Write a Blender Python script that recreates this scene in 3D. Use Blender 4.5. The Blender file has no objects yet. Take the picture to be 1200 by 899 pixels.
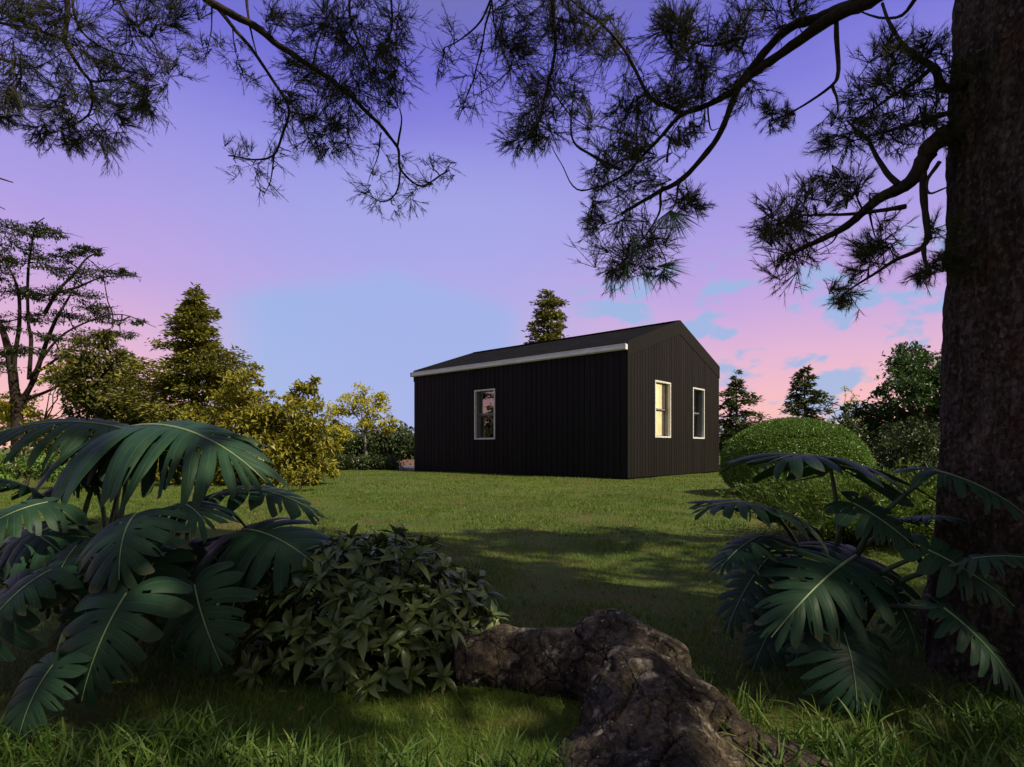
import bpy, math, random
import numpy as np
from mathutils import Vector, noise

SC = bpy.context.scene
COL = SC.collection
CAM_H = 0.65
F = 665.0
HZ = 525.0

def P(px, py, d):
    """point at depth d that the photograph shows at (px, py)"""
    return np.array([(px - 600.0) / F * d, d, CAM_H + (HZ - py) / F * d])

def G(px, py):
    d = F * CAM_H / (py - HZ)
    return np.array([(px - 600.0) / F * d, d, 0.0])

def unit(v):
    v = np.asarray(v, float)
    return v / (np.linalg.norm(v, axis=-1, keepdims=True) + 1e-12)

def lin(r, g, b):
    f = lambda c: (c / 255 / 12.92) if c <= 10 else ((c / 255 + .055) / 1.055) ** 2.4
    return (f(r), f(g), f(b), 1)

# ------------------------------------------------------------------ objects
def tag(o, label=None, cat=None, group=None, kind=None):
    if label: o['label'] = label
    if cat: o['category'] = cat
    if group: o['group'] = group
    if kind: o['kind'] = kind
    return o

def empty(name, loc, label, cat, group=None):
    o = bpy.data.objects.new(name, None)
    o.empty_display_size = .1
    o.location = [float(c) for c in loc]
    COL.objects.link(o)
    return tag(o, label, cat, group)

def root_loc(o):
    l = np.zeros(3)
    while o is not None:
        l = l + np.array(o.location)
        o = o.parent
    return l

class MB:
    """collects vertices, faces, uvs and material slots, then links ONE mesh object"""
    def __init__(self):
        self.V = []; self.Q = []; self.UV = []; self.M = []; self.n = 0
    def add(self, V, Fc, m=0, uv=None):
        V = np.asarray(V, float).reshape(-1, 3)
        Fc = np.asarray(Fc, int)
        if len(Fc) == 0: return
        self.V.append(V)
        self.Q.append(Fc + self.n)
        self.M.append(np.full(len(Fc), m))
        self.UV.append(np.zeros((len(V), 2)) if uv is None else np.asarray(uv, float))
        self.n += len(V)
    def box(self, c, s, m=0, ax=None):
        c = np.asarray(c, float); s = np.asarray(s, float) / 2
        k = np.array([[x, y, z] for x in (-1, 1) for y in (-1, 1) for z in (-1, 1)]) * s
        if ax is not None: k = k @ np.asarray(ax)
        self.add(c + k, [[0, 1, 3, 2], [4, 6, 7, 5], [0, 4, 5, 1], [2, 3, 7, 6], [0, 2, 6, 4], [1, 5, 7, 3]], m)
    def build(self, name, mats, parent=None, smooth=False):
        me = bpy.data.meshes.new(name)
        V = np.concatenate(self.V); UV = np.concatenate(self.UV); M = np.concatenate(self.M)
        off = root_loc(parent) if parent is not None else np.zeros(3)
        V = V - off
        loops = np.concatenate([q.ravel() for q in self.Q])
        tot = np.concatenate([np.full(len(q), q.shape[1]) for q in self.Q])
        start = np.concatenate([[0], np.cumsum(tot)[:-1]])
        me.vertices.add(len(V)); me.vertices.foreach_set('co', V.astype(np.float32).ravel())
        me.loops.add(len(loops)); me.loops.foreach_set('vertex_index', loops.astype(np.int32))
        me.polygons.add(len(tot))
        me.polygons.foreach_set('loop_start', start.astype(np.int32))
        me.polygons.foreach_set('loop_total', tot.astype(np.int32))
        me.polygons.foreach_set('material_index', M.astype(np.int32))
        me.polygons.foreach_set('use_smooth', np.full(len(tot), bool(smooth)))
        uvl = me.uv_layers.new(name='UVMap')
        uvl.data.foreach_set('uv', UV[loops].astype(np.float32).ravel())
        me.update(calc_edges=True); me.validate()
        for m in (mats if isinstance(mats, (list, tuple)) else [mats]): me.materials.append(m)
        o = bpy.data.objects.new(name, me)
        COL.objects.link(o)
        if parent is not None: o.parent = parent
        return o

def smooth_path(pts, n):
    """Catmull-Rom through pts (k x d), n points per span"""
    pts = np.asarray(pts, float)
    p = np.vstack([2 * pts[0] - pts[1], pts, 2 * pts[-1] - pts[-2]])
    out = []
    for i in range(1, len(p) - 2):
        for k in range(n):
            t = k / n
            a, b, c, d = p[i - 1], p[i], p[i + 1], p[i + 2]
            out.append(.5 * (2 * b + (c - a) * t + (2 * a - 5 * b + 4 * c - d) * t * t + (3 * b - a - 3 * c + d) * t ** 3))
    out.append(pts[-1])
    return np.array(out)

def tube(mb, pts, radii, sides=6, m=0, rough=0, rng=None, cap=True):
    pts = np.asarray(pts, float); n = len(pts)
    radii = np.broadcast_to(np.asarray(radii, float), (n,))
    T = unit(np.gradient(pts, axis=0))
    up = np.array([0, 0, 1.0]) if abs(T[0][2]) < .9 else np.array([1.0, 0, 0])
    u = unit(np.cross(T[0], up)); rings = []
    a = np.arange(sides) / sides * 2 * math.pi
    for i in range(n):
        u = unit(u - T[i] * np.dot(u, T[i])); v = np.cross(T[i], u)
        r = radii[i] * (1 + (rng.uniform(-rough, rough, sides) if rough else np.zeros(sides)))
        rings.append(pts[i] + np.outer(np.cos(a) * r, u) + np.outer(np.sin(a) * r, v))
    V = np.concatenate(rings)
    i = np.arange(n - 1)[:, None] * sides; j = np.arange(sides)[None]; j2 = (j + 1) % sides
    Fq = np.stack([i + j, i + j2, i + sides + j2, i + sides + j], -1).reshape(-1, 4)
    uv = np.stack([np.tile(np.arange(sides) / sides, n), np.repeat(np.arange(n) / n, sides)], 1)
    base = mb.n
    mb.add(V, Fq, m, uv)
    if cap:
        for ring, p in ((rings[0], pts[0]), (rings[-1], pts[-1])):
            k = np.arange(sides)
            mb.add(np.vstack([ring, p[None]]), np.stack([k, (k + 1) % sides, np.full(sides, sides)], 1), m)

def leaves(mb, Pn, D, N, L, W, m=0, fold=.18, bend=.15):
    """one bent diamond leaf per point: Pn base, D direction, N face normal"""
    n = len(Pn); D = unit(D); S = unit(np.cross(D, N)); N = np.cross(S, D)
    L = np.broadcast_to(L, (n,))[:, None]; W = np.broadcast_to(W, (n,))[:, None]
    mid = Pn + D * L * .45
    a = mid + S * W * .5 + N * W * fold
    b = mid - S * W * .5 + N * W * fold
    tip = Pn + D * L - N * L * bend
    V = np.stack([Pn, a, tip, b], 1).reshape(-1, 3)
    k = np.arange(n)[:, None] * 4
    uv = np.tile(np.array([[.5, 0], [1, .45], [.5, 1], [0, .45]]), (n, 1))
    mb.add(V, k + np.array([[0, 1, 2, 3]]), m, uv)

def rnd_dirs(rng, n):
    return unit(rng.normal(size=(n, 3)))

# ------------------------------------------------------------------ materials
def new_mat(name):
    m = bpy.data.materials.new(name); m.use_nodes = True
    nt = m.node_tree; nt.nodes.clear()
    return m, nt, nt.nodes, nt.links

def N_(nt, t, **kw):
    n = nt.nodes.new(t)
    for k, v in kw.items():
        if k.startswith('_'): setattr(n, k[1:], v)
        else:
            n.inputs[k.replace('__', ' ')].default_value = v
    return n

def ramp(nt, stops, fac):
    r = nt.nodes.new('ShaderNodeValToRGB')
    e = r.color_ramp.elements
    while len(e) < len(stops): e.new(.5)
    for el, (p, c) in zip(e, stops):
        el.position = p; el.color = c if len(c) == 4 else (*c, 1)
    nt.links.new(fac, r.inputs[0])
    return r.outputs[0]

def math_(nt, op, a, b=None, c=None, clamp=False):
    n = nt.nodes.new('ShaderNodeMath'); n.operation = op; n.use_clamp = clamp
    for i, v in enumerate((a, b, c)):
        if v is None: continue
        if isinstance(v, (int, float)): n.inputs[i].default_value = v
        else: nt.links.new(v, n.inputs[i])
    return n.outputs[0]

def mixc(nt, fac, a, b, mode='MIX'):
    n = nt.nodes.new('ShaderNodeMix'); n.data_type = 'RGBA'; n.blend_type = mode
    for s, v in ((n.inputs[0], fac), (n.inputs[6], a), (n.inputs[7], b)):
        if isinstance(v, (int, float)): s.default_value = v
        elif isinstance(v, tuple): s.default_value = v if len(v) == 4 else (*v, 1)
        else: nt.links.new(v, s)
    return n.outputs[2]

def noise_(nt, scale, detail=4, rough=.55, vec=None, dist=0):
    n = nt.nodes.new('ShaderNodeTexNoise')
    n.inputs['Scale'].default_value = scale; n.inputs['Detail'].default_value = detail
    n.inputs['Roughness'].default_value = rough; n.inputs['Distortion'].default_value = dist
    if vec is not None: nt.links.new(vec, n.inputs['Vector'])
    return n.outputs[0]

def coords(nt, scale=(1, 1, 1), kind='Object'):
    t = nt.nodes.new('ShaderNodeTexCoord'); mp = nt.nodes.new('ShaderNodeMapping')
    mp.inputs['Scale'].default_value = scale
    nt.links.new(t.outputs[kind], mp.inputs[0])
    return mp.outputs[0]

def finish(nt, color, rough=.6, spec=.5, bump=None, bdist=.01, bstr=.6, metallic=0, transl=0, tcol=None):
    b = nt.nodes.new('ShaderNodeBsdfPrincipled')
    for s, v in (('Base Color', color), ('Roughness', rough), ('Specular IOR Level', spec), ('Metallic', metallic)):
        if isinstance(v, (int, float)): b.inputs[s].default_value = v
        elif isinstance(v, tuple): b.inputs[s].default_value = v if len(v) == 4 else (*v, 1)
        else: nt.links.new(v, b.inputs[s])
    if bump is not None:
        bp = nt.nodes.new('ShaderNodeBump'); bp.inputs['Strength'].default_value = bstr
        bp.inputs['Distance'].default_value = bdist
        nt.links.new(bump, bp.inputs['Height']); nt.links.new(bp.outputs[0], b.inputs['Normal'])
    out = nt.nodes.new('ShaderNodeOutputMaterial')
    sh = b.outputs[0]
    if transl:
        tr = nt.nodes.new('ShaderNodeBsdfTranslucent')
        c = tcol if tcol is not None else color
        if isinstance(c, tuple): tr.inputs[0].default_value = c if len(c) == 4 else (*c, 1)
        else: nt.links.new(c, tr.inputs[0])
        mx = nt.nodes.new('ShaderNodeMixShader'); mx.inputs[0].default_value = transl
        nt.links.new(sh, mx.inputs[1]); nt.links.new(tr.outputs[0], mx.inputs[2]); sh = mx.outputs[0]
    nt.links.new(sh, out.inputs[0])
    return b

def leaf_mat(name, cols, rough=.5, transl=.25, spec=.4, noise_scale=1.5):
    m, nt, ns, lk = new_mat(name)
    g = ns.new('ShaderNodeNewGeometry')
    nz = noise_(nt, noise_scale, 2, .5, coords(nt))
    f = math_(nt, 'ADD', math_(nt, 'MULTIPLY', g.outputs['Random Per Island'], .65), math_(nt, 'MULTIPLY', nz, .5))
    f = math_(nt, 'SUBTRACT', f, .08, clamp=True)
    k = len(cols) - 1
    c = ramp(nt, [(i / k, cc) for i, cc in enumerate(cols)], f)
    finish(nt, c, rough, spec, transl=transl)
    return m

def bark_mat(name, c1, c2, scale=30, stretch=.25, bdist=.01):
    m, nt, ns, lk = new_mat(name)
    v = coords(nt, (1, 1, stretch))
    a = noise_(nt, scale, 6, .65, v)
    c = ramp(nt, [(.3, c1), (.7, c2)], a)
    finish(nt, c, .9, .15, bump=a, bdist=bdist, bstr=.8)
    return m

MAT = {}
MAT['pine_needle'] = leaf_mat('pine_needle', [(.03, .04, .012), (.06, .075, .02), (.11, .105, .03)], .55, .35)
MAT['pine_needle_green'] = leaf_mat('pine_needle_green', [(.12, .24, .12), (.18, .32, .18)], .5, .6)
MAT['twig'] = bark_mat('twig_bark', (.018, .014, .011), (.05, .038, .03), 60, 1, .003)
MAT['bark_far'] = bark_mat('far_bark', (.03, .022, .016), (.10, .075, .055), 12, .3, .02)
MAT['bark_grey'] = bark_mat('grey_bark', (.12, .11, .10), (.26, .24, .22), 12, .3, .01)
MAT['conifer_warm'] = leaf_mat('conifer_warm_needles', [(.06, .075, .012), (.17, .17, .026), (.32, .285, .045)], .55, .25, noise_scale=.9)
MAT['conifer_green'] = leaf_mat('conifer_green_needles', [(.025, .05, .012), (.065, .09, .02), (.13, .14, .03)], .55, .2, noise_scale=.9)
MAT['yellow_leaf'] = leaf_mat('yellow_olive_leaf', [(.085, .088, .010), (.22, .205, .02), (.42, .37, .045)], .45, .3, noise_scale=1.2)
MAT['autumn_leaf'] = leaf_mat('autumn_yellow_leaf', [(.32, .28, .025), (.46, .43, .05), (.54, .52, .08)], .5, .4)
MAT['umbrella_leaf'] = leaf_mat('flat_crown_leaf', [(.018, .03, .010), (.03, .045, .012), (.06, .06, .02)], .5, .25)
MAT['dark_tree_leaf'] = leaf_mat('dark_tree_leaf', [(.035, .045, .008), (.09, .095, .015), (.20, .18, .025)], .5, .25, noise_scale=.8)
MAT['green_tree_leaf'] = leaf_mat('green_tree_leaf', [(.022, .055, .010), (.04, .09, .018), (.075, .14, .026)], .5, .3, noise_scale=.8)
MAT['bush_leaf'] = leaf_mat('clipped_bush_leaf', [(.06, .125, .014), (.10, .19, .024), (.16, .26, .045)], .45, .25, .5, 2)
MAT['feather_leaf'] = leaf_mat('feathery_bush_leaf', [(.06, .11, .012), (.10, .165, .02), (.15, .22, .03)], .5, .3, .4, 2)
MAT['hedge_leaf'] = leaf_mat('hedge_leaf', [(.02, .04, .010), (.04, .065, .018), (.08, .10, .03)], .45, .2, noise_scale=1)
MAT['shrub_leaf'] = leaf_mat('broadleaf_shrub_leaf', [(.034, .058, .016), (.074, .108, .026), (.16, .19, .05)], .36, .15, .4, 4)
MAT['far_leaf'] = leaf_mat('far_wood_leaf', [(.025, .04, .012), (.05, .06, .018), (.09, .085, .025)], .5, .2, noise_scale=.3)

# ------------------------------------------------------------------ world, sun, camera
SUN_AZ = math.radians(122)     # clockwise from +Y : from the right, a little behind the camera
SUN_EL = math.radians(50)
def build_world():
    w = bpy.data.worlds.new('World'); SC.world = w; w.use_nodes = True
    nt = w.node_tree; nt.nodes.clear()
    out = nt.nodes.new('ShaderNodeOutputWorld'); bg = nt.nodes.new('ShaderNodeBackground')
    tc = nt.nodes.new('ShaderNodeTexCoord'); sp = nt.nodes.new('ShaderNodeSeparateXYZ')
    nt.links.new(tc.outputs['Generated'], sp.inputs[0])
    X, Y, Z = sp.outputs
    el = math_(nt, 'MULTIPLY', math_(nt, 'ARCSINE', Z), 180 / math.pi)
    az = math_(nt, 'MULTIPLY', math_(nt, 'ARCTAN2', X, Y), 180 / math.pi)
    wob = math_(nt, 'MULTIPLY', math_(nt, 'SUBTRACT', noise_(nt, 2.2, 3, .5, tc.outputs['Generated']), .5), 7)
    elw = math_(nt, 'ADD', el, wob)
    f = math_(nt, 'DIVIDE', elw, 90, clamp=True)
    S = [(0, lin(252, 192, 172)), (5, lin(243, 186, 194)), (9, lin(224, 178, 210)), (14, lin(196, 165, 222)),
         (20, lin(172, 156, 226)), (27, lin(146, 141, 224)), (34, lin(114, 110, 212)), (44, (.16, .165, .34, 1)), (56, (.46, .49, .47, 1)), (90, (.50, .54, .47, 1))]
    base = ramp(nt, [(p / 90, c) for p, c in S], f)
    # left of the house the low sky is paler and bluer
    def sm(v, a, b):
        n = nt.nodes.new('ShaderNodeMapRange'); n.interpolation_type = 'SMOOTHSTEP'
        n.inputs[1].default_value = a; n.inputs[2].default_value = b
        nt.links.new(v, n.inputs[0]); return n.outputs[0]
    blue = lin(150, 184, 228)
    peak = math_(nt, 'SUBTRACT', 17.6, math_(nt, 'MULTIPLY', math_(nt, 'ABSOLUTE', math_(nt, 'ADD', az, 12)), .22))
    p1 = sm(math_(nt, 'SUBTRACT', math_(nt, 'ADD', peak, math_(nt, 'MULTIPLY', wob, .25)), el), -.6, 2.2)
    p2 = math_(nt, 'MULTIPLY', sm(az, -31, -22.5), math_(nt, 'SUBTRACT', 1, sm(az, -1.5, 2.5)))
    patch = math_(nt, 'MULTIPLY', math_(nt, 'MULTIPLY', p1, p2), .88)
    c = mixc(nt, patch, base, blue)
    # middle sky a touch bluer than the sides
    mid = math_(nt, 'MULTIPLY', math_(nt, 'SUBTRACT', 1, sm(math_(nt, 'ABSOLUTE', math_(nt, 'ADD', az, 8)), 4, 30)), math_(nt, 'MULTIPLY', math_(nt, 'SUBTRACT', 1, sm(el, 22, 30)), .6))
    c = mixc(nt, mid, c, lin(163, 172, 232))
    # pale blue cloud gaps in the right half
    mp = nt.nodes.new('ShaderNodeMapping'); mp.inputs['Scale'].default_value = (8.5, 8.5, 17)
    mp.inputs['Location'].default_value = (.7, 1.9, .35)
    nt.links.new(tc.outputs['Generated'], mp.inputs[0])
    cn = noise_(nt, 1.35, 4, .5, mp.outputs[0])
    cm = math_(nt, 'MULTIPLY', sm(cn, .515, .61), math_(nt, 'MULTIPLY', sm(az, 4, 10), math_(nt, 'SUBTRACT', 1, sm(el, 14, 20))))
    c = mixc(nt, math_(nt, 'MULTIPLY', cm, .85), c, lin(150, 182, 224))
    # the warm evening side, out to the right towards the sun
    warm = math_(nt, 'MULTIPLY', sm(az, 48, 75), math_(nt, 'SUBTRACT', 1, sm(az, 120, 150)))
    warm = math_(nt, 'MULTIPLY', warm, math_(nt, 'SUBTRACT', 1, sm(el, 8, 40)))
    c = mixc(nt, warm, c, (1.3, .92, .5, 1))
    # behind the camera: dull blue grey
    back = sm(math_(nt, 'ABSOLUTE', az), 95, 150)
    c = mixc(nt, math_(nt, 'MULTIPLY', back, .8), c, (.21, .225, .20, 1))
    dn = nt.nodes.new('ShaderNodeTexSky'); dn.sky_type = 'NISHITA'; dn.sun_disc = False
    dn.sun_elevation = SUN_EL; dn.sun_rotation = SUN_AZ
    nsk = mixc(nt, 1.0, dn.outputs[0], (.006, .006, .006, 1), 'MULTIPLY')
    c = mixc(nt, 1.0, c, nsk, 'ADD')
    nt.links.new(c, bg.inputs[0]); bg.inputs[1].default_value = .80
    nt.links.new(bg.outputs[0], out.inputs[0])
build_world()

sun = bpy.data.lights.new('sun', 'SUN'); sun.energy = 4.9; sun.angle = math.radians(.6); sun.color = (1, .88, .64)
so = bpy.data.objects.new('sun', sun); COL.objects.link(so)
SUN_DIR = np.array([math.sin(SUN_AZ) * math.cos(SUN_EL), math.cos(SUN_AZ) * math.cos(SUN_EL), math.sin(SUN_EL)])
so.rotation_euler = Vector(SUN_DIR).to_track_quat('Z', 'Y').to_euler()
so.location = (8, -3, 10)

cd = bpy.data.cameras.new('camera'); co = bpy.data.objects.new('camera', cd); COL.objects.link(co)
cd.sensor_fit = 'HORIZONTAL'; cd.sensor_width = 36; cd.lens = F / 1200 * 36
cd.shift_y = (HZ - 449.5) / 1200
co.location = (0, 0, CAM_H); co.rotation_euler = (math.radians(90), 0, 0)
cd.clip_start = .02; cd.clip_end = 3000
SC.camera = co
SC.view_settings.view_transform = 'Standard'; SC.view_settings.look = 'None'
SC.view_settings.exposure = .32; SC.view_settings.gamma = 1
SC.cycles.use_denoising = True
SC.cycles.max_bounces = 6; SC.cycles.diffuse_bounces = 3; SC.cycles.glossy_bounces = 3
SC.cycles.transmission_bounces = 3; SC.cycles.transparent_max_bounces = 4
SC.cycles.caustics_reflective = False; SC.cycles.caustics_refractive = False

# ------------------------------------------------------------------ ground
def gz(x, y):
    return 0.012 * np.sin(x * 1.3 + .4) * np.cos(y * 1.1) + .006 * np.sin(x * 3.7 + y * 2.9)

def lawn():
    m, nt, ns, lk = new_mat('lawn_soil')
    v = coords(nt)
    big = noise_(nt, .55, 4, .6, v); mid = noise_(nt, 3.5, 4, .6, v); fine = noise_(nt, 90, 5, .75, v)
    g = ramp(nt, [(.3, (.040, .064, .008)), (.55, (.072, .107, .013)), (.75, (.125, .14, .022))], fine)
    dry = ramp(nt, [(.3, (.07, .038, .018)), (.7, (.17, .10, .052))], fine)
    df = ramp(nt, [(.50, (0, 0, 0)), (.62, (1, 1, 1))], math_(nt, 'ADD', math_(nt, 'MULTIPLY', mid, .6), math_(nt, 'MULTIPLY', big, .4)))
    c = mixc(nt, math_(nt, 'MULTIPLY', df, .62), g, dry)
    far = ramp(nt, [(.35, (.8, .85, .8)), (.65, (1.15, 1.1, 1.0))], noise_(nt, .9, 3, .6, v))
    c = mixc(nt, 1.0, c, far, 'MULTIPLY')
    finish(nt, c, .85, .2, bump=fine, bdist=.02, bstr=.9)
    # one sheet out to the horizon, finer near the camera
    xs = np.concatenate([[-1500, -400, -120, -60, -40], np.linspace(-28, 28, 113), [40, 60, 120, 400, 1500]])
    ys = np.concatenate([[-400, -60, -15], np.linspace(-6, 30, 73), [40, 60, 120, 400, 2500]])
    X, Y = np.meshgrid(xs, ys, indexing='ij')
    Zz = np.where((np.abs(X) < 30) & (Y < 32) & (Y > -8), gz(X, Y), 0)
    V = np.stack([X, Y, Zz], -1).reshape(-1, 3)
    ny = len(ys); i = np.arange(len(xs) - 1)[:, None] * ny; j = np.arange(ny - 1)[None]
    Q = np.stack([i + j, i + ny + j, i + ny + j + 1, i + j + 1], -1).reshape(-1, 4)
    mb = MB(); mb.add(V, Q); o = mb.build('lawn', m, smooth=True); tag(o, kind='structure')
lawn()

def blade_field(mb, pts, h, w, rng, lean=.5, seg=1, m=0):
    n = len(pts)
    a = rng.uniform(0, 2 * math.pi, n)
    d = np.stack([np.cos(a), np.sin(a), np.zeros(n)], 1)
    s = np.stack([-np.sin(a), np.cos(a), np.zeros(n)], 1)
    # turn most blades broadside at random
    b = rng.uniform(0, 2 * math.pi, n); s = np.stack([np.cos(b), np.sin(b), np.zeros(n)], 1)
    ln = rng.uniform(.1, 1, n)[:, None] * lean
    h = np.asarray(h)[:, None]; w = np.asarray(w)[:, None]
    rows = []
    for k in range(seg + 1):
        t = k / seg
        c = pts + np.array([0, 0, 1]) * h * (t - .35 * ln * t * t) + d * h * ln * t ** 1.8
        if k == seg: rows.append((c,))
        else: rows.append((c - s * w * .5 * (1 - t * .6), c + s * w * .5 * (1 - t * .6)))
    if seg == 1:
        V = np.stack([rows[0][0], rows[0][1], rows[1][0]], 1).reshape(-1, 3)
        k = np.arange(n)[:, None] * 3
        mb.add(V, k + np.array([[0, 1, 2]]), m)
    else:
        cols = [x for r in rows for x in r]; nv = len(cols)
        V = np.stack(cols, 1).reshape(-1, 3)
        k = np.arange(n)[:, None] * nv
        q = np.concatenate([k + np.array([[2 * i, 2 * i + 1, 2 * i + 3, 2 * i + 2]]) for i in range(seg - 1)])
        t3 = k + np.array([[2 * seg - 2, 2 * seg - 1, 2 * seg]])
        V0 = mb.n
        mb.add(V, q, m)
        mb.Q.append(t3 + V0); mb.M.append(np.full(len(t3), m))

def grass_mat(name, cols, dry):
    m, nt, ns, lk = new_mat(name)
    g = ns.new('ShaderNodeNewGeometry'); v = coords(nt)
    k = len(cols) - 1
    c = ramp(nt, [(i / k, cc) for i, cc in enumerate(cols)], g.outputs['Random Per Island'])
    mid = noise_(nt, 3.5, 4, .6, v); big = noise_(nt, .55, 4, .6, v)
    df = ramp(nt, [(.5, (0, 0, 0)), (.7, (1, 1, 1))], math_(nt, 'ADD', math_(nt, 'MULTIPLY', mid, .6), math_(nt, 'MULTIPLY', big, .4)))
    c = mixc(nt, math_(nt, 'MULTIPLY', df, .6), c, dry)
    finish(nt, c, .55, .3, transl=.3)
    return m

def lawn_grass():
    rng = np.random.default_rng(5)
    mb = MB()
    for (y0, y1, n, h, w) in ((1.0, 2.0, 52000, .026, .0026), (2.0, 4.0, 90000, .028, .004), (4.0, 8.0, 120000, .03, .007), (8.0, 17, 110000, .032, .013)):
        y = np.sqrt(rng.uniform(y0 * y0, y1 * y1, n)); x = rng.uniform(-1, 1, n) * (y * .98 + .15)
        pts = np.stack([x, y, gz(x, y) - .003], 1)
        # thin cover where the turf is worn
        keep = np.array([noise.noise(Vector((a * 2.6, b * 2.6, 3.1))) for a, b in zip(x, y)]) + rng.uniform(-.35, .35, n) < .24
        pts = pts[keep]; k = len(pts)
        blade_field(mb, pts, h * rng.uniform(.5, 1.35, k), w * rng.uniform(.7, 1.3, k), rng, .9)
    m = grass_mat('lawn_blade', [(.034, .072, .007), (.068, .128, .013), (.105, .168, .022), (.155, .185, .034)], (.19, .125, .05))
    o = mb.build('lawn_grass', m)
    tag(o, 'short mown green grass with worn straw coloured patches covering the whole lawn', 'grass', kind='stuff')
lawn_grass()

def tall_grass():
    rng = np.random.default_rng(11)
    mb = MB()
    P_ = []
    def area(x0, x1, y0, y1, tufts, per, h):
        for _ in range(tufts):
            py = rng.uniform(y0, y1); px = rng.uniform(x0, x1)
            c = G(px, py)
            n = int(rng.integers(per // 2, per + 1))
            r = rng.normal(0, .022, (n, 2))
            pts = np.stack([c[0] + r[:, 0], c[1] + r[:, 1], np.full(n, -.004)], 1)
            P_.append((pts, h * rng.uniform(.45, 1.25, n)))
    area(-20, 290, 862, 960, 85, 16, .085)
    area(180, 420, 875, 960, 42, 14, .07)
    area(330, 660, 905, 985, 70, 16, .095)
    area(850, 1230, 840, 950, 95, 14, .085)
    area(780, 900, 800, 860, 14, 9, .07)
    area(1000, 1230, 800, 860, 26, 10, .07)
    pts = np.concatenate([p for p, _ in P_]); h = np.concatenate([q for _, q in P_])
    blade_field(mb, pts, h, .0045 + .03 * h * rng.uniform(.5, 1.2, len(h)), rng, 1.15, seg=5)
    m = grass_mat('tall_blade', [(.028, .066, .009), (.045, .10, .013), (.07, .135, .02), (.11, .155, .035)], (.12, .13, .03))
    o = mb.build('tall_grass', m, smooth=True)
    tag(o, 'long arching unmown grass blades along the near edge around the log', 'grass', kind='stuff')
tall_grass()

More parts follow.
